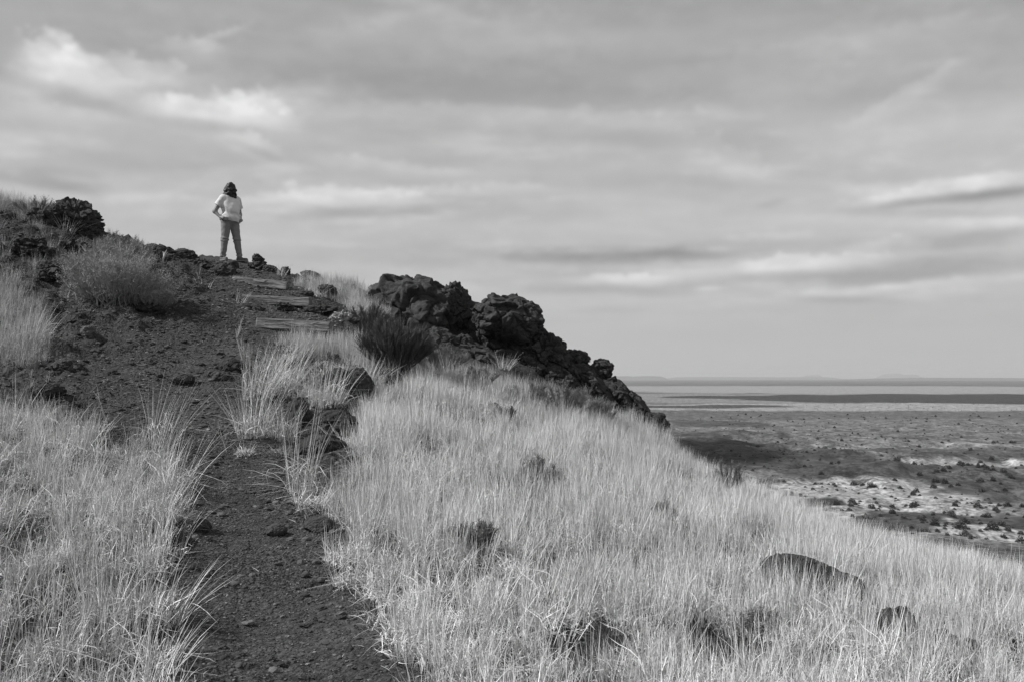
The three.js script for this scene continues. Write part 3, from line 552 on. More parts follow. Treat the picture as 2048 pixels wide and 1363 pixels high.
// smaller patches higher up
function patch(label, poly, spacing, tone, sc, protos = fieldProtos, cut = -0.2) {
  const list = [];
  fill(poly.map(([a, b]) => XZ(a, b)), spacing, (x, z) => { if (fbm(x * 1.7, 2.1, z * 1.7, 3) < cut) return; list.push([x, H(x, z), z, R(0, 6.28), R(0.8, 1.2), sc * R(0.7, 1.2), clamp(tone * 1.25 + gauss() * 0.1, 0.12, 0.8), gauss() * 0.12]); });
  scatter('grass_patch', label, 'grass', protos, list, grassMat);
}
patch('pale dry grass on the crest to the right of the timber steps', [[585, 20.3], [640, 21.6], [740, 21.9], [785, 21.6], [770, 19.2], [720, 18.4], [660, 19.2], [620, 19.6]], 0.13, 0.5, 0.95);
patch('pale dry grass between the lowest timber and the dark bush', [[560, 14.9], [640, 14.4], [730, 14.3], [745, 16], [700, 16.2], [640, 15.5], [570, 15.5]], 0.11, 0.52, 0.9);
patch('pale grass fringe below the ridge rocks', [[770, 17.4], [830, 16.4], [960, 17.4], [1100, 18.6], [1240, 19.2], [1250, 18.4], [1000, 16.8], [830, 14.7], [750, 14.2]], 0.17, 0.34, 0.75);
patch('dry grass at the left frame edge below the lava lumps', [[-60, 13.2], [70, 12.9], [105, 13.8], [80, 15], [40, 16.4], [-60, 16.4]], 0.12, 0.46, 0.95);
patch('dry grass on the left skyline beside the rugged boulder', [[-60, 19.6], [60, 19.5], [110, 20.5], [60, 21.4], [-60, 21.2]], 0.15, 0.38, 1.0);
patch('sparse dry grass around the pale grey shrub', [[120, 15.9], [190, 15.7], [210, 17.2], [280, 19.5], [310, 20.8], [200, 20.8], [150, 18.2]], 0.2, 0.4, 0.8, fieldProtos, -0.05);
patch('thin dry grass along the crest left of the person', [[210, 20.6], [300, 20.9], [400, 21.4], [390, 21.8], [280, 21.6], [200, 21.2]], 0.24, 0.4, 0.6, fieldProtos, -0.1);

patch('broken pale grass between the path bend and the dark bush', [[520, 12.6], [600, 11.9], [720, 12.1], [745, 13.4], [740, 14.6], [600, 15], [540, 14.3]], 0.17, 0.52, 0.85, curlyProtos, -0.02);
patch('thin dry grass scattered over the far left slope', [[-60, 16.2], [90, 16], [140, 18], [120, 19.6], [-60, 19.6]], 0.24, 0.4, 0.8, fieldProtos, 0.0);
patch('low dry grass at the feet of the large pale shrub', [[120, 15.2], [330, 15.5], [330, 16.4], [140, 16.6]], 0.22, 0.4, 0.45, shortProtos, 0.02);
// single tufts beside the path
function tuft(label, px, py, w, h, o = {}) {
  const b = hit(px, py), k = -b.z / FPX, hh = h * k, rr = w * k * 0.5;
  const g = clump({ r: rr * 0.62, h: hh * 0.95, stems: o.stems ?? 110, leaves: o.leaves ?? 90, spread: o.spread ?? 0.4, w: o.w ?? 0.0048, lean: o.lean ?? 0.1, curl: o.curl ?? 0.1 });
  const m = mesh(o.name || 'grass_tuft', g, o.mat || strawMat); m.position.copy(b); tag(m, label, 'grass tuft', 'dry tufts along the path'); return m;
}
tuft('tall dry tuft at the right edge of the path bend, uppermost', 515, 796, 96, 165, { lean: 0.22, stems: 120 });
tuft('dry tuft right of the uppermost path tuft', 570, 775, 90, 130, { lean: 0.15 });
tuft('wide drooping tuft in front of the dark boulder below the timbers', 650, 814, 130, 120, { leaves: 170, stems: 140 });
tuft('bright tuft at the head of the pale slope beside the dark boulder', 735, 772, 80, 80, { leaves: 130, spread: 0.6 });
tuft('upright dry tuft left of the dark stones halfway along the path', 505, 874, 100, 135, { lean: 0.02, stems: 140 });
tuft('dry tuft right of the halfway upright tuft', 565, 874, 90, 105, { lean: 0.1, stems: 100 });
tuft('short bright curled tuft on the path edge halfway', 490, 908, 56, 40, { leaves: 150, stems: 30, spread: 0.8, w: 0.006 });
tuft('sparse flattened tuft right of the short bright curled one', 560, 908, 70, 34, { leaves: 40, stems: 50, spread: 1.0, lean: -0.1, mat: strawDim });
tuft('tall stalked tuft beside the lower path', 600, 990, 80, 230, { stems: 44, leaves: 80, spread: 0.22, lean: 0.06 });
tuft('bushy bright tuft at the foot of the tall stalks', 625, 1020, 110, 90, { leaves: 200, stems: 80, spread: 0.6 });
tuft('drooping tuft over the dark flat boulder', 700, 905, 90, 80, { leaves: 150, stems: 60, spread: 0.8 });
tuft('low curled tuft on the grass edge beside the lowest path', 690, 1172, 70, 60, { leaves: 130, stems: 40, w: 0.005 });
tuft('broad bright tuft overhanging the path near the bottom edge', 810, 1285, 140, 120, { leaves: 260, stems: 110, w: 0.005 });
tuft('flattened bleached tuft on the path near the bottom edge', 830, 1312, 90, 34, { leaves: 150, stems: 10, spread: 1.2, w: 0.007, curl: 0.2 });
tuft('small dead tuft standing apart near the bottom of the path', 742, 1262, 40, 90, { leaves: 24, stems: 8, spread: 0.5 });
tuft('wispy tuft leaning over the path from the left bank, uppermost', 320, 900, 90, 190, { stems: 70, leaves: 40, lean: 0.22 });
tuft('wispy tuft leaning over the path from the left bank, middle', 345, 985, 90, 170, { stems: 70, leaves: 60, lean: 0.25 });
tuft('dense tuft on the left bank beside the low dark stones', 315, 1060, 110, 130, { leaves: 200, lean: 0.15 });
tuft('wispy stalks leaning over the lower path from the left bank', 335, 1250, 80, 170, { stems: 60, leaves: 50, lean: 0.2, spread: 0.5 });
tuft('long stalks leaning over the path near the bottom left', 320, 1335, 80, 150, { stems: 40, leaves: 60, lean: 0.2, spread: 0.5 });
tuft('bright curled tuft near the bottom left corner', 100, 1330, 130, 110, { leaves: 200, stems: 60, w: 0.006 });
tuft('small spiky tuft in front of the large rugged skyline boulder', 135, 462, 40, 50, { stems: 60, leaves: 20, spread: 0.8 });
tuft('spiky grey tuft on the left slope below the skyline boulder', 108, 500, 56, 60, { stems: 60, leaves: 10, spread: 0.9, mat: strawDim });
tuft('spiky tuft beside the rocks below the person', 408, 576, 36, 48, { stems: 12, leaves: 8, spread: 0.9, lean: 0.1 });
tuft('thin dry sprout left of the middle timber step', 478, 612, 36, 44, { stems: 12, leaves: 6, spread: 0.8 });
tuft('dry spiky tuft on the skyline left of the person', 362, 512, 40, 34, { stems: 40, leaves: 10, spread: 0.9, mat: strawDim });
tuft('upright dry tuft behind the small rock above the top timber', 562, 552, 26, 36, { stems: 40, leaves: 6, spread: 0.4 });
tuft('bright tuft between the grey angular rock and the round boulder', 630, 592, 50, 40, { stems: 90, leaves: 60, spread: 0.9 });
tuft('leaning pale tuft at the left end of the ridge slab', 765, 625, 60, 60, { stems: 90, leaves: 20, spread: 0.6, lean: 0.3 });
tuft('small pale tuft at the foot of the great overhanging boulder', 1008, 738, 40, 44, { stems: 70, leaves: 20, spread: 0.7 });
tuft('pale tuft right of the pale encrusted rock', 715, 632, 60, 40, { stems: 90, leaves: 80, spread: 0.7 });
tuft('droopy tuft standing at the left frame edge of the upper slope', 60, 690, 80, 110, { stems: 120, leaves: 60, lean: 0.15 });
console.log('tufts');

// ------------------------------------------------------------------ shrubs
function tube(pts, r0, r1, sides = 5) { // tapered round stem through points
  const pos = [], idx = [], n = pts.length; const T = V(), A = V(), B = V();
  for (let i = 0; i < n; i++) {
    T.copy(pts[Math.min(i + 1, n - 1)]).sub(pts[Math.max(i - 1, 0)]).normalize(); A.set(0.31, 0.2, 0.93).cross(T).normalize(); B.crossVectors(T, A);
    const r = lerp(r0, r1, i / (n - 1));
    for (let s = 0; s < sides; s++) { const a = s / sides * 6.283; pos.push(pts[i].x + (A.x * Math.cos(a) + B.x * Math.sin(a)) * r, pts[i].y + (A.y * Math.cos(a) + B.y * Math.sin(a)) * r, pts[i].z + (A.z * Math.cos(a) + B.z * Math.sin(a)) * r); if (i) { const p = (i - 1) * sides, q = i * sides, s2 = (s + 1) % sides; idx.push(p + s, p + s2, q + s, q + s, p + s2, q + s2); } }
  }
  const g = new THREE.BufferGeometry(); g.setAttribute('position', new THREE.Float32BufferAttribute(pos, 3)); g.setIndex(idx); g.computeVertexNormals(); return g;
}
function shrub(name, label, px, py, w, h, o = {}) { // base point, width and height in the photograph
  const b = o.at || hit(px, py), k = -b.z / FPX, rx = w * k / 2, hh = h * k, rz = rx * (o.round ?? 0.8);
  const g = new THREE.Group(); g.name = numbered(name); g.position.copy(b); scene.add(g); tag(g, label, o.cat || 'shrub', o.group);
  const stems = [], tw = new Blades(), lv = new Blades(), nm = o.main ?? 34;
  for (let i = 0; i < nm; i++) {
    const a = rnd() * 6.283, s = Math.sqrt(rnd()), up = R(0.55, 1) * (1 - 0.45 * s * s);
    const end = V(Math.cos(a) * rx * s + (o.lean || 0) * hh, hh * up, Math.sin(a) * rz * s);
    const mid = end.clone().multiplyScalar(0.5); mid.y *= o.arch ?? 0.85; mid.x += gauss() * 0.05 * hh; mid.z += gauss() * 0.05 * hh;
    const pts = []; for (let t = 0; t <= 5; t++) { const u = t / 5; pts.push(V(0, 0, 0).multiplyScalar((1 - u) ** 2).addScaledVector(mid, 2 * u * (1 - u)).addScaledVector(end, u * u).add(V(gauss(), t ? gauss() : -0.6, gauss()).multiplyScalar(t ? 0.02 * hh : 0.10 * rx)).add(V(Math.cos(a), 0, Math.sin(a)).multiplyScalar((1 - u) * (o.foot ?? 0.25) * rx * s))); }
    stems.push(tube(pts, o.stemR ?? 0.012, 0.003));
    const nt = o.twigs ?? 46;
    for (let q = 0; q < nt; q++) {
      const u = (o.low ?? 0.25) + (1 - (o.low ?? 0.25)) * Math.sqrt(rnd()), f = Math.min(4.999, u * 5), i0 = Math.floor(f), p = pts[i0].clone().lerp(pts[i0 + 1], f - i0), out = end.clone().normalize();
      const dir = V(gauss() * (o.wild ?? 0.8), R(0.1, 1) * (o.rise ?? 1), gauss() * (o.wild ?? 0.8)).addScaledVector(out, 0.8).normalize(), len = hh * R(0.1, 0.28) * (o.twigLen ?? 1);
      const bend = V(gauss() * 0.3, gauss() * 0.2, gauss() * 0.3);
      tw.add(p, dir, len, bend, o.tw ?? 0.006, 3, 0.03, 0.4);
      for (let l = 0; l < (o.leaf ?? 3); l++) { const t = R(0.3, 1); lv.add(p.clone().addScaledVector(dir, len * t).addScaledVector(bend, len * t * t), V(gauss(), R(-0.2, 1), gauss()).normalize(), R(0.02, 0.05) * (o.leafLen ?? 1), V(gauss() * 0.3, 0, gauss() * 0.3), (o.leafW ?? 0.007), 1, 0, 0.4); }
    }
  }
  mesh('stem', mergeGeometries(stems), new THREE.MeshStandardMaterial({ color: G(o.stemTone ?? 0.16), roughness: 1 }), g);
  tag(mesh('twigs', tw.geo(), new THREE.MeshStandardMaterial({ color: G(o.tone ?? 0.3), roughness: 0.9, side: THREE.DoubleSide }), g), null, null, null, 'stuff');
  if (lv.i.length) tag(mesh('foliage', lv.geo(), new THREE.MeshStandardMaterial({ color: G(o.leafTone ?? o.tone ?? 0.3), roughness: 0.9, side: THREE.DoubleSide }), g), null, null, null, 'stuff');
  return g;
}
shrub('grey_shrub', 'large pale grey twiggy shrub on the dark left slope', 232, 602, 215, 130, { main: 90, twigs: 60, tone: 0.36, leafTone: 0.40, leaf: 5, stemTone: 0.2, stemR: 0.012, wild: 1.4, rise: 0.5, foot: 0.4, arch: 0.62, low: 0.1 });
shrub('grey_shrub', 'smaller pale shrub spreading right of the large grey one', 300, 612, 90, 60, { main: 36, twigs: 50, tone: 0.34, leaf: 4, wild: 1.3, rise: 0.6, foot: 0.6, arch: 0.7 });
shrub('grey_shrub', 'grey bush on the slope above the large pale shrub', 235, 520, 110, 56, { main: 36, twigs: 50, tone: 0.32, leaf: 4, wild: 1.3, rise: 0.6, foot: 0.6, arch: 0.7 });
shrub('grey_shrub', 'low grey bush on the skyline between the rugged boulder and the person', 262, 500, 90, 40, { main: 30, twigs: 44, tone: 0.3, leaf: 3, wild: 1.2, rise: 0.6, foot: 0.6 });
shrub('dark_bush', 'dense dark broom-like bush at the top of the pale slope', 790, 745, 140, 108, { main: 90, twigs: 60, tone: 0.075, leafTone: 0.07, leaf: 1, rise: 1.6, wild: 0.35, twigLen: 1.3, stemTone: 0.06, arch: 1.0, tw: 0.007 });
shrub('dark_bush', 'dark broom-like bush on the slope below the ridge grass, left of the slab', 735, 662, 90, 60, { main: 50, twigs: 46, tone: 0.11, leaf: 1, rise: 1.5, wild: 0.4, twigLen: 1.3, arch: 1.0 });
shrub('round_bush', 'small round bush alone on the skyline left of the ridge rocks', 714, 570, 54, 40, { main: 34, twigs: 40, tone: 0.12, leafTone: 0.10, leaf: 4, wild: 0.6 });
shrub('brushy_scrub', 'grey brushy scrub right of the dense dark bush', 875, 748, 120, 56, { main: 44, twigs: 50, tone: 0.19, leaf: 2, wild: 1.0 });
shrub('brushy_scrub', 'grey brushy scrub at the foot of the overhanging boulder', 955, 776, 110, 44, { main: 40, twigs: 50, tone: 0.18, leaf: 2, wild: 1.0 });
shrub('brushy_scrub', 'grey scrub in the grass below the middle of the ridge', 1060, 808, 130, 52, { main: 44, twigs: 50, tone: 0.17, leaf: 2, wild: 1.0 });
shrub('brushy_scrub', 'grey arching scrub beneath the long sloping slab', 1130, 834, 150, 68, { main: 50, twigs: 56, tone: 0.19, leaf: 2, wild: 1.0 });
shrub('brushy_scrub', 'grey scrub at the lower ridge beside the rock half in grass', 1200, 852, 90, 60, { main: 34, twigs: 46, tone: 0.2, leaf: 2, wild: 1.0 });
shrub('brushy_scrub', 'dark low scrub in the pale grass below the ridge scrub', 1010, 850, 60, 40, { main: 30, twigs: 40, tone: 0.12, leaf: 2 });
shrub('brushy_scrub', 'dark grey scrub patch in the middle of the pale slope', 1080, 985, 90, 70, { main: 36, twigs: 46, tone: 0.16, leaf: 2 });
shrub('brushy_scrub', 'dark curled scrub in the pale grass left of the slope middle', 950, 1110, 90, 80, { main: 30, twigs: 46, tone: 0.15, leaf: 2 });
shrub('brushy_scrub', 'small curled scrub in the grass above the long boulder', 1325, 1040, 60, 44, { main: 24, twigs: 40, tone: 0.2, leaf: 2 });
shrub('brushy_scrub', 'dark scrub on the grass edge against the dark plain', 1455, 985, 70, 70, { main: 26, twigs: 46, tone: 0.16, leaf: 2, rise: 1.4, wild: 0.4 });
shrub('brushy_scrub', 'sparse dark scrub in grass left of the long boulder', 1520, 1270, 90, 60, { main: 24, twigs: 40, tone: 0.3, leaf: 2 });
shrub('brushy_scrub', 'thin twiggy scrub on the left skyline beside the rugged boulder', 70, 432, 90, 46, { main: 26, twigs: 40, tone: 0.22, leaf: 2 });
shrub('brushy_scrub', 'thin twiggy weed on the crest right of the rugged boulder', 225, 486, 60, 30, { main: 20, twigs: 30, tone: 0.22, leaf: 2 });

// dead forked weed stalks
function weed(label, px, py, h, n, lean, w = 0.011) {
  const b = hit(px, py), k = -b.z / FPX, hh = h * k, parts = [];
  const fork = (p, dir, len, r, lvl) => { const pts = []; let q = p.clone(), d = dir.clone(); for (let i = 0; i <= 5; i++) { pts.push(q.clone()); d.add(V(gauss() * 0.10, 0.02, gauss() * 0.10)).normalize(); q.addScaledVector(d, len / 5); } parts.push(tube(pts, r, r * 0.4)); if (lvl) for (let i = 0; i < n; i++) fork(pts[1 + Math.floor(rnd() * 4)], d.clone().add(V(gauss() * 0.9, R(0, 0.5), gauss() * 0.6)).normalize(), len * R(0.35, 0.6), r * 0.6, lvl - 1); };
  fork(V(0, -0.03, 0), V(lean, 1, 0).normalize(), hh, w, 2);
  const m = mesh('dead_weed', mergeGeometries(parts), new THREE.MeshStandardMaterial({ color: G(0.4), roughness: 0.9 })); m.position.copy(b);
  tag(m, label, 'weed', 'dead weed stalks');
}
weed('forked pale dead stalk at the right edge of the path below the timbers', 486, 728, 66, 4, -0.25);
weed('thin pale dead stalk beside the upper path tuft', 505, 782, 100, 2, -0.12, 0.006);
weed('dead curved stalk standing on the path edge halfway', 455, 900, 70, 2, -0.35, 0.005);
weed('pale dead twigs on the left slope', 60, 775, 34, 4, 0.1, 0.006);
weed('pale dead twigs right of those on the left slope', 90, 772, 30, 3, 0.4, 0.006);
weed('dead stalk rising from the left bank grass', 225, 890, 110, 2, -0.3, 0.005);
weed('pale dead stump on the crest left of the person', 324, 522, 26, 3, 0.05, 0.03);
weed('dry spindly weed on the crest at the right of the large shrub', 395, 556, 40, 3, 0.3, 0.006);

// ------------------------------------------------------------------ stones and gravel
const pebbles = []; for (let i = 0; i < 8; i++) pebbles.push(rockGeo(1, R(0.32, 0.6), R(0.6, 0.95), 100 + i, 9, 0.22, 14));
const grit = []; for (let i = 0; i < 5; i++) { const g = rockGeo(1, R(0.45, 0.7), R(0.6, 1), 130 + i, 1, 0.2, 7); const q = g.toNonIndexed(); q.computeVertexNormals(); grit.push(q); }
const stoneMats = [0.055, 0.065, 0.08, 0.095].map((v) => new THREE.MeshStandardMaterial({ color: G(v), roughness: 1, map: rockMap }));
const stonePale = new THREE.MeshStandardMaterial({ color: G(0.3), roughness: 0.9, map: rockMap });
const bare = (x, z) => !inPoly(FIELD, x, z) && !inPoly(LEFT, x, z);
const ZONES = [
  ['small dark cinder stone on the lowest stretch of the path', 'stones on the lowest path', [[330, 4.8], [900, 4.8], [700, 6.6], [330, 6.9]], 34, 0.025, 0.06, 0.06],
  ['small dark cinder stone on the path between the left grass and the tall stalked tuft', 'stones on the middle path', [[350, 7], [660, 7], [590, 9.5], [370, 9.6]], 40, 0.025, 0.065, 0.08],
  ['small dark cinder stone scattered on the path bend', 'stones on the path bend', [[130, 10.6], [480, 9.8], [500, 14.4], [150, 14.4]], 80, 0.035, 0.09, 0.08],
  ['dark cinder clod on the rough left slope below the shrub', 'clods on the left slope', [[30, 11.3], [200, 11.5], [400, 15.4], [40, 16]], 55, 0.05, 0.13, 0.04],
  ['small stone lying between the timber steps', 'stones between the timbers', [[480, 15], [690, 15.2], [610, 20.5], [470, 20.5]], 60, 0.035, 0.08, 0.4],
];
for (const [label, group, poly, n, a, b, pale] of ZONES) {
  const P2 = poly.map(([p, d]) => XZ(p, d)); let c = 0, tries = 0;
  while (c < n && tries++ < 4000) {
    const x = R(Math.min(...P2.map((q) => q[0])), Math.max(...P2.map((q) => q[0]))), z = R(Math.min(...P2.map((q) => q[1])), Math.max(...P2.map((q) => q[1])));
    if (!inPoly(P2, x, z) || !bare(x, z)) continue;
    const s = a + (b - a) * rnd() ** 2.2, isPale = rnd() < pale; c++;
    const m = mesh(isPale ? 'pale_stone' : 'cinder_stone', pebbles[c % 8], isPale ? stonePale : stoneMats[c % 4]);
    m.scale.setScalar((isPale ? 0.55 : 0.9) * s * 0.8); m.position.set(x, H(x, z) + s * 0.02, z); m.rotation.set(gauss() * 0.25, R(0, 6.28), gauss() * 0.25);
    tag(m, isPale ? label.replace('small dark cinder', 'small pale').replace('dark cinder', 'pale').replace('small stone', 'small pale stone') : label, 'stone', isPale ? group.replace('stones', 'pale stones').replace('clods', 'pale clods') : group);
  }
}
{
  const list = [];
  const region = [[300, 4.4], [950, 4.4], [740, 6.6], [700, 9], [740, 13], [700, 16], [700, 19.5], [560, 21.6], [420, 21.8], [200, 20.8], [-60, 20], [-100, 11.2], [330, 9.6], [330, 6.5]].map(([a, b]) => XZ(a, b));
  const put = (n, a, b, D = 21.8) => { let c = 0; while (c < n) { const d = 4.4 + (D - 4.4) * Math.sqrt(rnd()), px = R(-40, 900), x = (px - 1024) / FPX * d, z = -d; if (!inPoly(region, x, z)) { if (rnd() < 0.01) c++; continue; } c++; const s = a + (b - a) * rnd() ** 2.5; const pale = rnd(); list.push([x, H(x, z) + s * 0.2, z, R(0, 6.28), s, s * R(0.7, 1.1), pale < 0.03 ? R(0.16, 0.3) : pale < 0.25 ? R(0.11, 0.18) : R(0.035, 0.10), gauss() * 0.3]); } };
  put(42000, 0.005, 0.018); put(4000, 0.016, 0.045); put(42000, 0.003, 0.010, 11);
  scatter('cinder_gravel', 'loose cinder gravel strewn over the path and slope', 'gravel', grit, list, new THREE.MeshStandardMaterial({ color: G(1), roughness: 1 }));
  // straw litter
  const lit = []; for (let i = 0; i < 3; i++) { const b = new Blades(); for (let k = 0; k < 4; k++) b.add(V(gauss() * 0.05, R(0.005, 0.02), gauss() * 0.05), V(gauss(), R(-0.05, 0.25), gauss()).normalize(), R(0.05, 0.16), V(gauss() * 0.3, -0.1, gauss() * 0.3), 0.0045, 3, 0.05); lit.push(b.geo()); }
  const ll = []; let c = 0; while (c < 1900) { const d = 4.4 + 17.4 * Math.sqrt(rnd()), px = R(-40, 900), x = (px - 1024) / FPX * d, z = -d; if (!inPoly(region, x, z)) { continue; } if (rnd() > 0.25 + smooth(0.2, 0.9, pathDist(x, z))) continue; c++; ll.push([x, H(x, z) + 0.006, z, R(0, 6.28), R(0.6, 1.2), 1, R(0.25, 0.5), 0]); }
  scatter('straw_litter', 'bits of dry straw fallen on the dark soil', 'straw', lit, ll, grassMat);
}
console.log('stones');

// ------------------------------------------------------------------ shrubs on the plain
{
  const protos = [];
  for (let v = 0; v < 6; v++) {
    const b = new Blades();
    for (let i = 0; i < 340; i++) {
      const a = rnd() * 6.283, u = Math.sqrt(rnd()), y = R(0, 1) * Math.sqrt(Math.max(0, 1 - u * u)); const wob = 1 + 0.35 * N3(Math.cos(a) * 1.7 + v * 9, y * 2, Math.sin(a) * 1.7);
      b.add(V(Math.cos(a) * u * 0.5 * wob, y * 0.72 * wob, Math.sin(a) * u * 0.5 * wob), V(Math.cos(a) * u + gauss() * 0.5, y + 0.3, Math.sin(a) * u + gauss() * 0.5).normalize(), R(0.12, 0.24), V(gauss() * 0.3, 0, gauss() * 0.3), 0.085, 2, 0, 0.3);
    }
    protos.push(b.geo());
  }
  const mats = [0.05, 0.065, 0.085].map((v) => new THREE.MeshStandardMaterial({ color: G(v), roughness: 1, side: THREE.DoubleSide }));
  const SPOT = [ // individually seen shrubs: place, width in the photograph
    [1868, 970, 14], [1870, 962, 10], [1792, 958, 12], [1920, 957, 11], [1895, 955, 9], [1915, 1050, 22], [1923, 1038, 17], [1980, 1048, 20], [1920, 1060, 18], [1865, 1045, 18], [1850, 1052, 12], [1738, 975, 13], [1722, 972, 9], [1700, 1000, 10], [1698, 1008, 11], [1670, 1006, 12], [1695, 1015, 10], [1740, 1010, 13], [1780, 1003, 11], [1640, 962, 10], [1665, 970, 9], [1582, 988, 10], [1568, 990, 8], [1623, 981, 7], [1675, 950, 7], [1665, 942, 7], [1755, 944, 12], [1745, 950, 10], [1712, 943, 9], [1693, 945, 8], [1630, 942, 8], [1610, 944, 9], [1593, 930, 9], [1607, 933, 7], [1820, 948, 8], [1840, 948, 7], [1885, 948, 8], [1965, 960, 11], [2003, 963, 12], [1982, 970, 10], [2018, 968, 10], [1958, 925, 9], [1980, 920, 8], [1917, 926, 8], [1785, 933, 7], [1820, 938, 7], [1898, 980, 9], [1960, 990, 12], [1990, 985, 12], [1950, 1010, 14], [1900, 1025, 12], [1970, 1020, 14], [2010, 1010, 14], [1997, 1035, 16], [1780, 1045, 10], [1700, 1040, 9], [1985, 888, 8], [2020, 885, 8], [1882, 890, 6], [1750, 888, 6],
  ];
  for (let i = 0; i < 150; i++) { const py = 828 + 120 * rnd() ** 1.1, px = R(1400, 2040); if (px < 1480 && py > 850) continue; SPOT.push([px, py, R(3, 6) * (0.42 + (py - 755) / 210)]); }
  for (let i = 0; i < 46; i++) { const py = R(945, 1075), px = R(1600 + (py - 945) * 1.6, 2045); SPOT.push([px, py, R(5, 10) * (0.5 + (py - 755) / 300)]); }
  SPOT.forEach(([px, py, w], i) => {
    const [x, z] = plainAt(px, py), d = -z, s = w / FPX * d;
    const m = mesh('desert_shrub', protos[i % 6], mats[i % 3]); m.position.set(x, plainH(x, z) - 0.1, z); m.scale.set(s, s * R(0.85, 1.2), s); m.rotation.y = R(0, 6.28);
    const far = py < 880, mid = py < 965, grp = far ? 'shrubs dotting the far plain' : mid ? 'shrubs on the dark middle plain' : 'shrubs on the near plain';
    tag(m, far ? 'tiny dark shrub dotting the far pale plain' : mid ? 'small dark shrub on the grey middle plain' : 'dark shrub on the near mottled plain at the foot of the hill', 'shrub', grp);
  });
  const far = []; for (let i = 0; i < 2600; i++) { const py = 806 + 260 * rnd() ** 1.5, px = R(1250, 2300), [x, z] = plainAt(px, py); if (fbm(x * 0.006, 4, z * 0.004, 3) < -0.1) continue; const s = R(0.5, 1.4); far.push([x, plainH(x, z) - 0.1, z, R(0, 6.28), s, s * R(0.7, 1.1), R(0.05, 0.12), 0]); }
  scatter('scrub_cover', 'low desert scrub sprinkled over the plain', 'scrub', protos, far, new THREE.MeshStandardMaterial({ color: G(1), roughness: 1, side: THREE.DoubleSide }));
}

// ------------------------------------------------------------------ clouds overhead, out of the frame, whose shadows lie on the plain
{
  const cm = new THREE.MeshStandardMaterial({ color: G(0.9), roughness: 1 });
  const CL = 1500;
  const cloud = (label, px0, px1, py0, py1, sd) => {
    const [, zf] = plainAt(0, py0), [, zn] = plainAt(0, py1), zc = (zf + zn) / 2, xc = ((px0 + px1) / 2 - 1024) / FPX * -zc, rx = (px1 - px0) / 2 / FPX * -zc, rz = (zn - zf) / 2;
    const g = rockGeo(rx, Math.min(rx, rz) * 0.35, rz, sd, 26, 0.12, 0, 1.6), m = mesh('cloud', g, cm);
    const t = CL / SUN_DIR.y; m.position.set(xc + SUN_DIR.x * t, PLAIN_Y + CL, zc + SUN_DIR.z * t);
    tag(m, label, 'cloud', null, 'structure');
  };
  cloud('long cloud overhead shading the wide dark band across the plain', 1500, 2500, 788, 806, 201);
  cloud('small cloud overhead shading the thin strip left of the wide dark band', 1230, 1560, 808.5, 815, 202);
  cloud('cloud overhead shading the dark ground right of the lowest ridge rock', 1250, 1560, 884, 925, 203);
  cloud('thin cloud overhead shading the tapering left end of the wide dark band', 1340, 1640, 791, 797, 204);
}

console.log('plain shrubs and clouds');

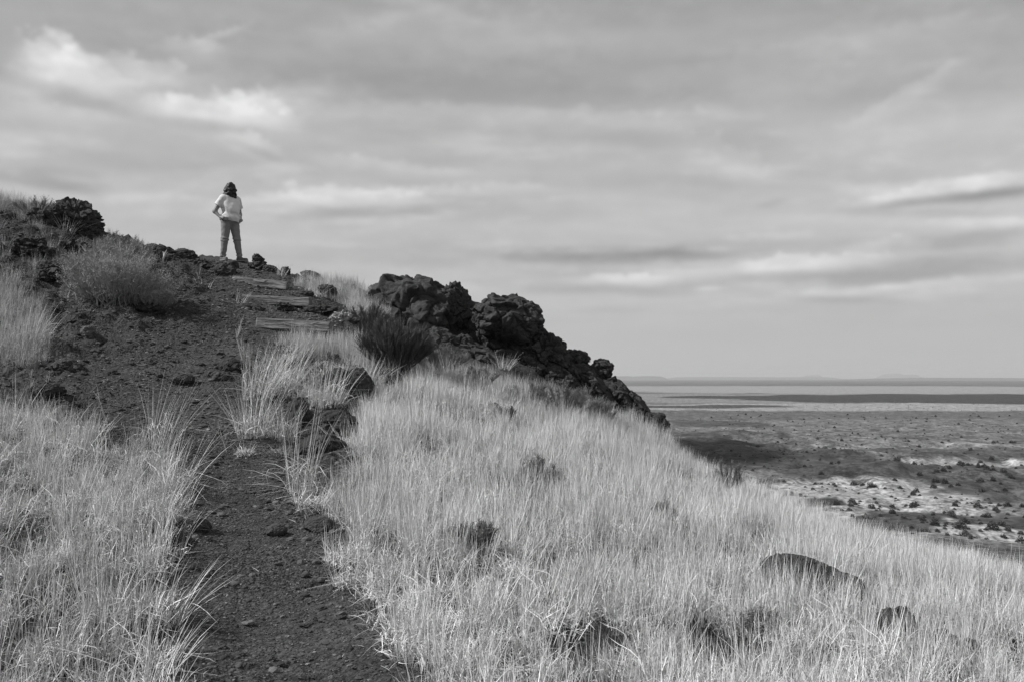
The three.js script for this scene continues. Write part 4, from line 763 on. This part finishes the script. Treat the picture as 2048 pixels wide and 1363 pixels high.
// ------------------------------------------------------------------ the person on the crest, hands on hips
{
  const sub = (p, q) => V(p.x - q.x, p.y - q.y, p.z - q.z);
  const cap = (x, y, z, c) => { const ax = c[0], ay = c[1], az = c[2], bx = c[3] - ax, by = c[4] - ay, bz = c[5] - az; const t = clamp(((x - ax) * bx + (y - ay) * by + (z - az) * bz) / (bx * bx + by * by + bz * bz + 1e-9)); return Math.hypot(x - ax - bx * t, y - ay - by * t, z - az - bz * t) - (c[6] + (c[7] - c[6]) * t); };
  const smin = (a, b, k) => { const h = clamp(0.5 + 0.5 * (b - a) / k); return b + (a - b) * h - k * h * (1 - h); };
  const caps = (list, k) => (x, y, z) => { let d = 9; for (const c of list) d = smin(d, cap(x, y, z, c), k); return d; };
  function field(fn, c, half, res) {
    const mc = new MarchingCubes(res, new THREE.MeshStandardMaterial(), false, false, 400000); mc.isolation = 0;
    const hs = res / 2; let q = 0;
    for (let k = 0; k < res; k++) for (let j = 0; j < res; j++) for (let i = 0; i < res; i++) mc.field[q++] = -fn(c[0] + (i - hs) / hs * half, c[1] + (j - hs) / hs * half, c[2] + (k - hs) / hs * half);
    mc.update(); const n = mc.count, a = new Float32Array(n * 3);
    for (let i = 0; i < n; i++) for (let k = 0; k < 3; k++) a[i * 3 + k] = mc.positionArray[i * 3 + k] * half + c[k];
    let g = new THREE.BufferGeometry(); g.setAttribute('position', new THREE.BufferAttribute(a, 3)); g = mergeVertices(g, 1e-4); g.computeVertexNormals(); return g;
  }
  const legs = [], arms = [], hands = [];
  const torso = [[-0.06, 0.95, -0.01, 0.06, 0.95, -0.01, 0.145, 0.145], [0, 1.02, 0.03, 0, 1.16, 0.045, 0.155, 0.165], [-0.08, 1.30, 0, 0.08, 1.30, 0, 0.135, 0.135], [-0.165, 1.425, -0.015, 0.165, 1.425, -0.015, 0.07, 0.07]];
  for (const s of [-1, 1]) {
    const foot = s > 0 ? 0.20 : -0.14, fz = s > 0 ? 0.10 : -0.06;
    legs.push([s * 0.095, 0.92, 0, s * 0.13, 0.49, fz * 0.55 + 0.03, 0.108, 0.066], [s * 0.13, 0.49, fz * 0.55 + 0.03, foot, 0.07, fz, 0.068, 0.045]);
    arms.push([s * 0.20, 1.415, -0.01, s * 0.325, 1.12, -0.12, 0.062, 0.047], [s * 0.325, 1.12, -0.12, s * 0.265, 0.985, 0.01, 0.047, 0.031]);
    hands.push([s * 0.265, 0.985, 0.01, s * 0.232, 0.955, 0.095, 0.03, 0.036]);
    for (let f = 0; f < 4; f++) { const y = 0.985 - f * 0.021, l = [0.9, 1, 0.95, 0.78][f]; const a = [s * (0.222 + 0.006), y - 0.002, 0.105], m = [s * (0.222 - 0.032 * l), y - 0.014 * l, 0.105 + 0.04 * l], e = [s * (0.222 - 0.075 * l), y - 0.026 * l, 0.105 + 0.062 * l]; hands.push([...a, ...m, 0.0105, 0.0095], [...m, ...e, 0.0095, 0.008]); }
    hands.push([s * 0.262, 0.985, 0.035, s * 0.245, 1.005, -0.015, 0.014, 0.012], [s * 0.245, 1.005, -0.015, s * 0.222, 1.0, -0.05, 0.012, 0.009]);
  }
  const hy = 112 * Math.PI / 180 - 48 * Math.PI / 180, hc = Math.cos(hy), hsn = Math.sin(hy);   // head turned further to the right
  const headF = (x, y, z) => { const dx = x, dz = z - 0.01, lx = dx * hc - dz * hsn, lz = dx * hsn + dz * hc, ly = y - 1.645;
    let d = (Math.sqrt((lx / 0.076) ** 2 + (ly / 0.115) ** 2 + (lz / 0.098) ** 2) - 1) * 0.085;
    d = smin(d, cap(lx, ly, lz, [0, -0.07, 0.06, 0, -0.095, 0.068, 0.036, 0.028]), 0.03);
    d = smin(d, cap(lx, ly, lz, [0, 0.015, 0.093, 0, -0.025, 0.112, 0.010, 0.015]), 0.012);
    for (const s of [-1, 1]) { d = smin(d, cap(lx, ly, lz, [s * 0.078, 0.02, -0.005, s * 0.08, -0.03, 0.0, 0.014, 0.010]), 0.008); d = Math.max(d, -(Math.hypot(lx - s * 0.03, ly - 0.005, lz - 0.105) - 0.018)); d = Math.min(d, Math.hypot(lx - s * 0.03, ly - 0.005, lz - 0.084) - 0.011); }
    d = Math.max(d, -cap(lx, ly, lz, [-0.022, -0.056, 0.108, 0.022, -0.056, 0.108, 0.006, 0.006]));
    return d; };
  const neck = [0, 1.42, -0.015, 0, 1.58, 0.0, 0.066, 0.056];
  const bodyList = [...legs, ...torso.map((c) => [...c.slice(0, 6), c[6] - 0.012, c[7] - 0.012]), ...arms, neck];
  const bodyF = caps(bodyList, 0.035), handF = caps(hands, 0.006);
  const skin = new THREE.MeshStandardMaterial({ color: G(0.26), roughness: 0.6 });
  const bodyG = mergeGeometries([field((x, y, z) => smin(bodyF(x, y, z), headF(x, y, z), 0.02), [0, 0.92, 0], 0.95, 104), field(handF, [0.225, 0.97, 0.05], 0.15, 64), field(handF, [-0.225, 0.97, 0.05], 0.15, 64), field(headF, [0, 1.645, 0.01], 0.17, 60)]);
  const g = new THREE.Group(); g.name = numbered('person'); scene.add(g);
  tag(g, 'long haired person in white t-shirt and jeans standing on the crest with hands on hips', 'person');
  mesh('body', bodyG, skin, g);
  // t-shirt: torso and short sleeves, open at neck, hem and cuffs, with drag folds
  const shirtT = caps(torso, 0.06), sleeve = caps([[-0.19, 1.42, -0.01, -0.285, 1.25, -0.075, 0.083, 0.08], [0.19, 1.42, -0.01, 0.285, 1.25, -0.075, 0.083, 0.08]], 0.01);
  const shirtF = (x, y, z) => {
    const fold = 0.010 * Math.sin(y * 38 + x * 22 + 4 * N3(x * 6, y * 6, z * 6)) * smooth(1.36, 1.05, y) + 0.012 * N3(x * 9, y * 7, z * 9);
    let d = shirtT(x, y, z) - 0.022 - 0.02 * smooth(1.15, 0.93, y) + fold;
    const ax = Math.abs(x), t = ((ax - 0.19) * 0.095 + (y - 1.42) * -0.17 + (z + 0.01) * -0.065) / (0.095 ** 2 + 0.17 ** 2 + 0.065 ** 2);
    d = smin(d, Math.max(sleeve(x, y, z) + 0.008 * N3(x * 12, y * 12, z * 12), (t - 0.98) * 0.2), 0.03);
    d = Math.max(d, (0.915 - 0.02 * x / 0.2 - 0.02 * z / 0.2 + 0.006 * Math.sin(x * 40)) - y);
    return Math.max(d, 0.078 - Math.hypot(x, y - 1.525, z - 0.03)); };
  mesh('t_shirt', field(shirtF, [0, 1.2, 0], 0.42, 92), new THREE.MeshStandardMaterial({ color: G(0.70), roughness: 0.9 }), g);
  const jeanL = caps([...legs, torso[0], [0, 0.98, 0.02, 0, 1.0, 0.02, 0.15, 0.15]], 0.03);
  const jeanF = (x, y, z) => { const k = smooth(0.62, 0.45, y) * smooth(0.38, 0.5, y) + smooth(0.26, 0.12, y); let d = jeanL(x, y, z) - 0.014 + 0.010 * Math.sin(y * 85 + 7 * N3(x * 7, y * 5, z * 7)) * k + 0.008 * N3(x * 14, y * 14, z * 14); d = Math.max(d, y - 0.985); return Math.max(d, 0.085 - y); };
  const jeans = mesh('jeans', field(jeanF, [0, 0.54, 0], 0.52, 92), new THREE.MeshStandardMaterial({ color: G(0.21), roughness: 0.95, map: null }), g);
  for (const [x0, z0, yaw] of [[-0.14, -0.06, -0.1], [0.20, 0.10, 0.45]]) {
    const c = Math.cos(yaw), sn = Math.sin(yaw);
    const f = (x, y, z) => { const dx = x - x0, dz = z - z0, lx = dx * c - dz * sn, lz = dx * sn + dz * c; let d = cap(lx, y, lz, [0, 0.045, -0.045, 0, 0.035, 0.17, 0.047, 0.04]); d = smin(d, cap(lx, y, lz, [0, 0.06, -0.02, 0, 0.13, -0.02, 0.05, 0.05]), 0.03); return Math.max(d, -y + 0.0); };
    const shoe = mesh('shoe', field(f, [x0 + sn * 0.06, 0.09, z0 + c * 0.06], 0.2, 44), new THREE.MeshStandardMaterial({ color: G(0.11), roughness: 0.8 }), g);
    const sole = field((x, y, z) => Math.max(f(x, Math.max(y, 0.03), z) - 0.006, Math.abs(y - 0.010) - 0.014), [x0 + sn * 0.06, 0.03, z0 + c * 0.06], 0.2, 44);
    mesh('sole', sole, new THREE.MeshStandardMaterial({ color: G(0.22), roughness: 0.8 }), shoe);
  }
  // shoulder length wavy dark hair falling round the face
  const hairL = caps([[0, 1.70, 0.0, 0, 1.63, 0.0, 0.112, 0.128], [-0.05, 1.62, -0.03, -0.09, 1.48, -0.03, 0.09, 0.07], [0.05, 1.62, 0.02, 0.06, 1.48, 0.05, 0.09, 0.06], [-0.02, 1.60, 0.05, -0.02, 1.50, 0.06, 0.08, 0.055], [0, 1.62, -0.05, 0, 1.47, -0.07, 0.09, 0.06], [-0.08, 1.50, -0.03, -0.13, 1.475, -0.01, 0.05, 0.03]], 0.03);
  const hairF = (x, y, z) => { const dx = x, dz = z - 0.01, lx = dx * hc - dz * hsn, lz = dx * hsn + dz * hc; let d = hairL(x, y, z) + 0.012 * Math.sin(y * 60 + 5 * N3(x * 9, y * 4, z * 9)) * smooth(1.72, 1.6, y) + 0.022 * N3(x * 22, y * 12, z * 22); return Math.max(d, -(Math.max(Math.abs(lx) - 0.03, Math.abs(y - 1.625) - 0.065, 0.07 - lz))); };
  mesh('hair', field(hairF, [0, 1.6, -0.02], 0.27, 84), new THREE.MeshStandardMaterial({ color: G(0.012), roughness: 0.55 }), g);
  const base = P(459, 519, 22); g.position.set(base.x, 0, base.z); g.rotation.y = 48 * Math.PI / 180;
  g.position.y = H(base.x, base.z) - 0.01; console.log('person feet', g.position.y.toFixed(3), 'wanted', base.y.toFixed(3));
}
renderer.render(scene, camera);
